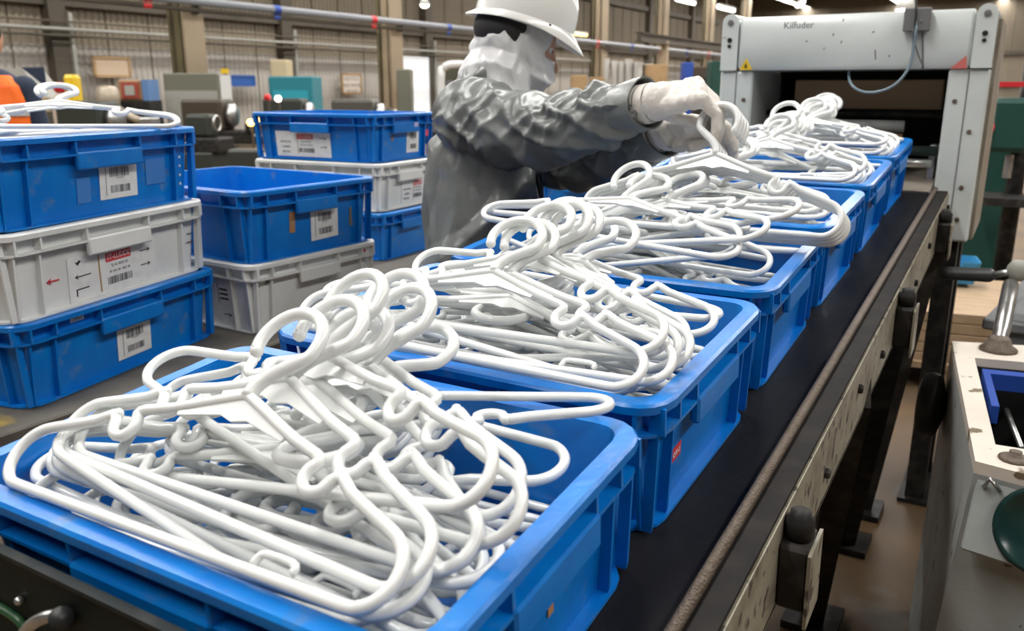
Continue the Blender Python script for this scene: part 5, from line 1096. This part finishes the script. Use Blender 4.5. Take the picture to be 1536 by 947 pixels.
hr_ = b.build('hair', HAIR, person, True); hr_.data.transform(Matrix.Translation(-org1))
# hard hat
hc = headc + hU * .050
hatF = (Fd * math.cos(R(17)) - upv * math.sin(R(17))); hatU = (upv * math.cos(R(17)) + Fd * math.sin(R(17)))
rings = []; N_ = 48
def hatpt(a_, rad, h, dx=0): return hc + hatF * (rad[0] * math.cos(a_) + dx) - hL * (rad[1] * math.sin(a_)) + hatU * h
prof = [(1.0, 0.0), (1.0, .018), (.985, .045), (.94, .072), (.86, .096), (.72, .117), (.50, .131), (.25, .138), (.04, .140)]
for s_, h in prof:
    rg = []
    for j in range(N_):
        a_ = 2 * math.pi * j / N_; ridge = .006 * math.exp(-((math.sin(a_) * s_) / .16) ** 2) * (1 if h > .03 else 0)
        rg.append(tuple(hatpt(a_, (.130 * s_, .108 * s_), h + ridge) - org1))
    rings.append(rg)
inner = [[tuple(hatpt(2 * math.pi * j / N_, (.126 * s_, .104 * s_), h - .004) - org1) for j in range(N_)] for s_, h in prof[::-1]]
hat = auto(MB().loft(rings + inner).build('hard_hat', HATM, person), 60)
br = []
for q, (ext, dz) in enumerate(((0.0, .012), (1.0, 0.0), (1.0, -.004), (0.0, .004), (0.0, .012))):
    rg = []
    for j in range(N_):
        a_ = 2 * math.pi * j / N_; c_ = math.cos(a_)
        e_ = .010 + .030 * max(0, c_) ** 2.2 + .012 * max(0, -c_) ** 2
        drop = -.024 * max(0, c_) ** 2 * ext - .012 * max(0, -c_) ** 2 - .004 * ext + .006 * math.sin(a_) ** 2
        rg.append(tuple(hatpt(a_, (.129 + e_ * ext, .107 + e_ * ext), dz + drop) - org1))
    br.append(rg)
auto(MB().loft(br, False, False).build('brim', HATM, hat), 60)
MB().ball(tuple(hatpt(R(-62), (.131, .109), .010) - org1), .0045, 6).build('vent_plug', INK, hat, True)

# second person far left, back turned, orange vest
p0 = ground(-14, 4.9); o2 = Vector((p0.x, p0.y, 0)); f2 = Vector((fh.x, fh.y, 0)); l2 = Vector((rv.x, rv.y, 0))
zs_ = zat(112, 4.9)
b = MB(); U = lambda z, dx=0, dy=0: o2 + upv * z + l2 * dx + f2 * dy
b.ball(U(zs_ + .20, 0, .03), .1, 12, (.78, .95, 1.15), Matrix((l2, f2, upv)).transposed()); b.capsule([U(zs_ + .10), U(zs_ - .02)], [.055, .06], 12)
b.loft([ell_ring(U(z, 0, dy), l2, f2, rx, ry) for z, rx, ry, dy in ((zs_ + .0, .10, .07, 0), (zs_ - .06, .19, .10, 0), (zs_ - .22, .19, .115, 0), (zs_ - .5, .165, .10, 0), (.82, .17, .11, 0))])
for s_ in (1, -1):
    b.capsule([U(zs_ - .07, .19 * s_), U(zs_ - .33, .235 * s_, .02), U(zs_ - .52, .21 * s_, .18)], [.055, .045, .03], 12)
    hnd = U(zs_ - .53, .205 * s_, .20)
    for q in range(4): b.capsule([hnd + upv * (.02 - .014 * q), hnd + upv * (.015 - .014 * q) + f2 * .07, hnd + upv * (.005 - .014 * q) + f2 * .11], [.012, .010, .008], 8)
    b.capsule([hnd + upv * .02, hnd + upv * .045 + f2 * .03, hnd + upv * .05 + f2 * .06], [.012, .011, .009], 8)
    b.capsule([U(.84, .09 * s_), U(.46, .10 * s_, .02), U(.08, .11 * s_)], [.085, .055, .042], 12); b.capsule([U(.045, .11 * s_, -.03), U(.038, .12 * s_, .15)], [.042, .034], 10)
per2 = remesh(b, 'person', SKIN, .010, 2, origin=o2)
tag(per2, 'person in an orange safety vest with grey bands behind the left crate stack', 'person')
def dress(mbs, nm, m, vox=.012, sm=3, disp=None):
    o = remesh(mbs, nm, m, vox, sm, disp); o.data.transform(Matrix.Translation(-o2)); o.parent = per2; return o
b = MB(); b.loft([ell_ring(U(z), l2, f2, rx, ry) for z, rx, ry in ((zs_ + .03, .075, .075), (zs_ - .0, .13, .09), (zs_ - .06, .205, .112), (zs_ - .22, .205, .13), (zs_ - .5, .18, .118), (.80, .185, .125))])
for s_ in (1, -1): b.capsule([U(zs_ - .07, .19 * s_), U(zs_ - .33, .238 * s_, .02), U(zs_ - .50, .213 * s_, .16)], [.068, .058, .045], 14)
dress(b, 'shirt', NAVY)
b = MB(); b.loft([ell_ring(U(z), l2, f2, rx, ry) for z, rx, ry in ((zs_ - .008, .13, .10), (zs_ - .06, .222, .125), (zs_ - .22, .228, .146), (zs_ - .5, .20, .134), (zs_ - .66, .20, .136))])
v = dress(b, 'vest', VEST, .010, 3, lambda p, nn: p + nn * ridged(Vector((p.x * 9, p.y * 9, p.z * 6))) * .006)
for zz, rx, ry in ((zs_ - .20, .232, .152), (zs_ - .34, .225, .150)):
    MB().loft([[tuple(q - o2) for q in ell_ring(U(z), l2, f2, rx * s_, ry * s_, 40)] for z, s_ in ((zz - .022, 1.0), (zz + .022, 1.0), (zz + .022, .96), (zz - .022, .96), (zz - .022, 1.0))], False, False).build('reflective_band', BAND, v, True)
b = MB()
for s_ in (1, -1): b.capsule([U(.86, .08 * s_), U(.46, .10 * s_, .02), U(.10, .11 * s_)], [.10, .075, .065], 14)
dress(b, 'trousers', NAVY)
for s_ in (1, -1):
    b = MB(); b.capsule([U(.052, .11 * s_, -.035), U(.046, .12 * s_, .16)], [.052, .044], 12); dress(b, 'shoe', CABLEB, .01, 2)
b = MB(); b.ball(U(zs_ + .225, 0, .012), .1, 12, (.84, 1.0, 1.05), Matrix((l2, f2, upv)).transposed()); b.ball(U(zs_ + .15, 0, -.02), .07, 8)
dress(b, 'hair', HAIR, .012, 2)
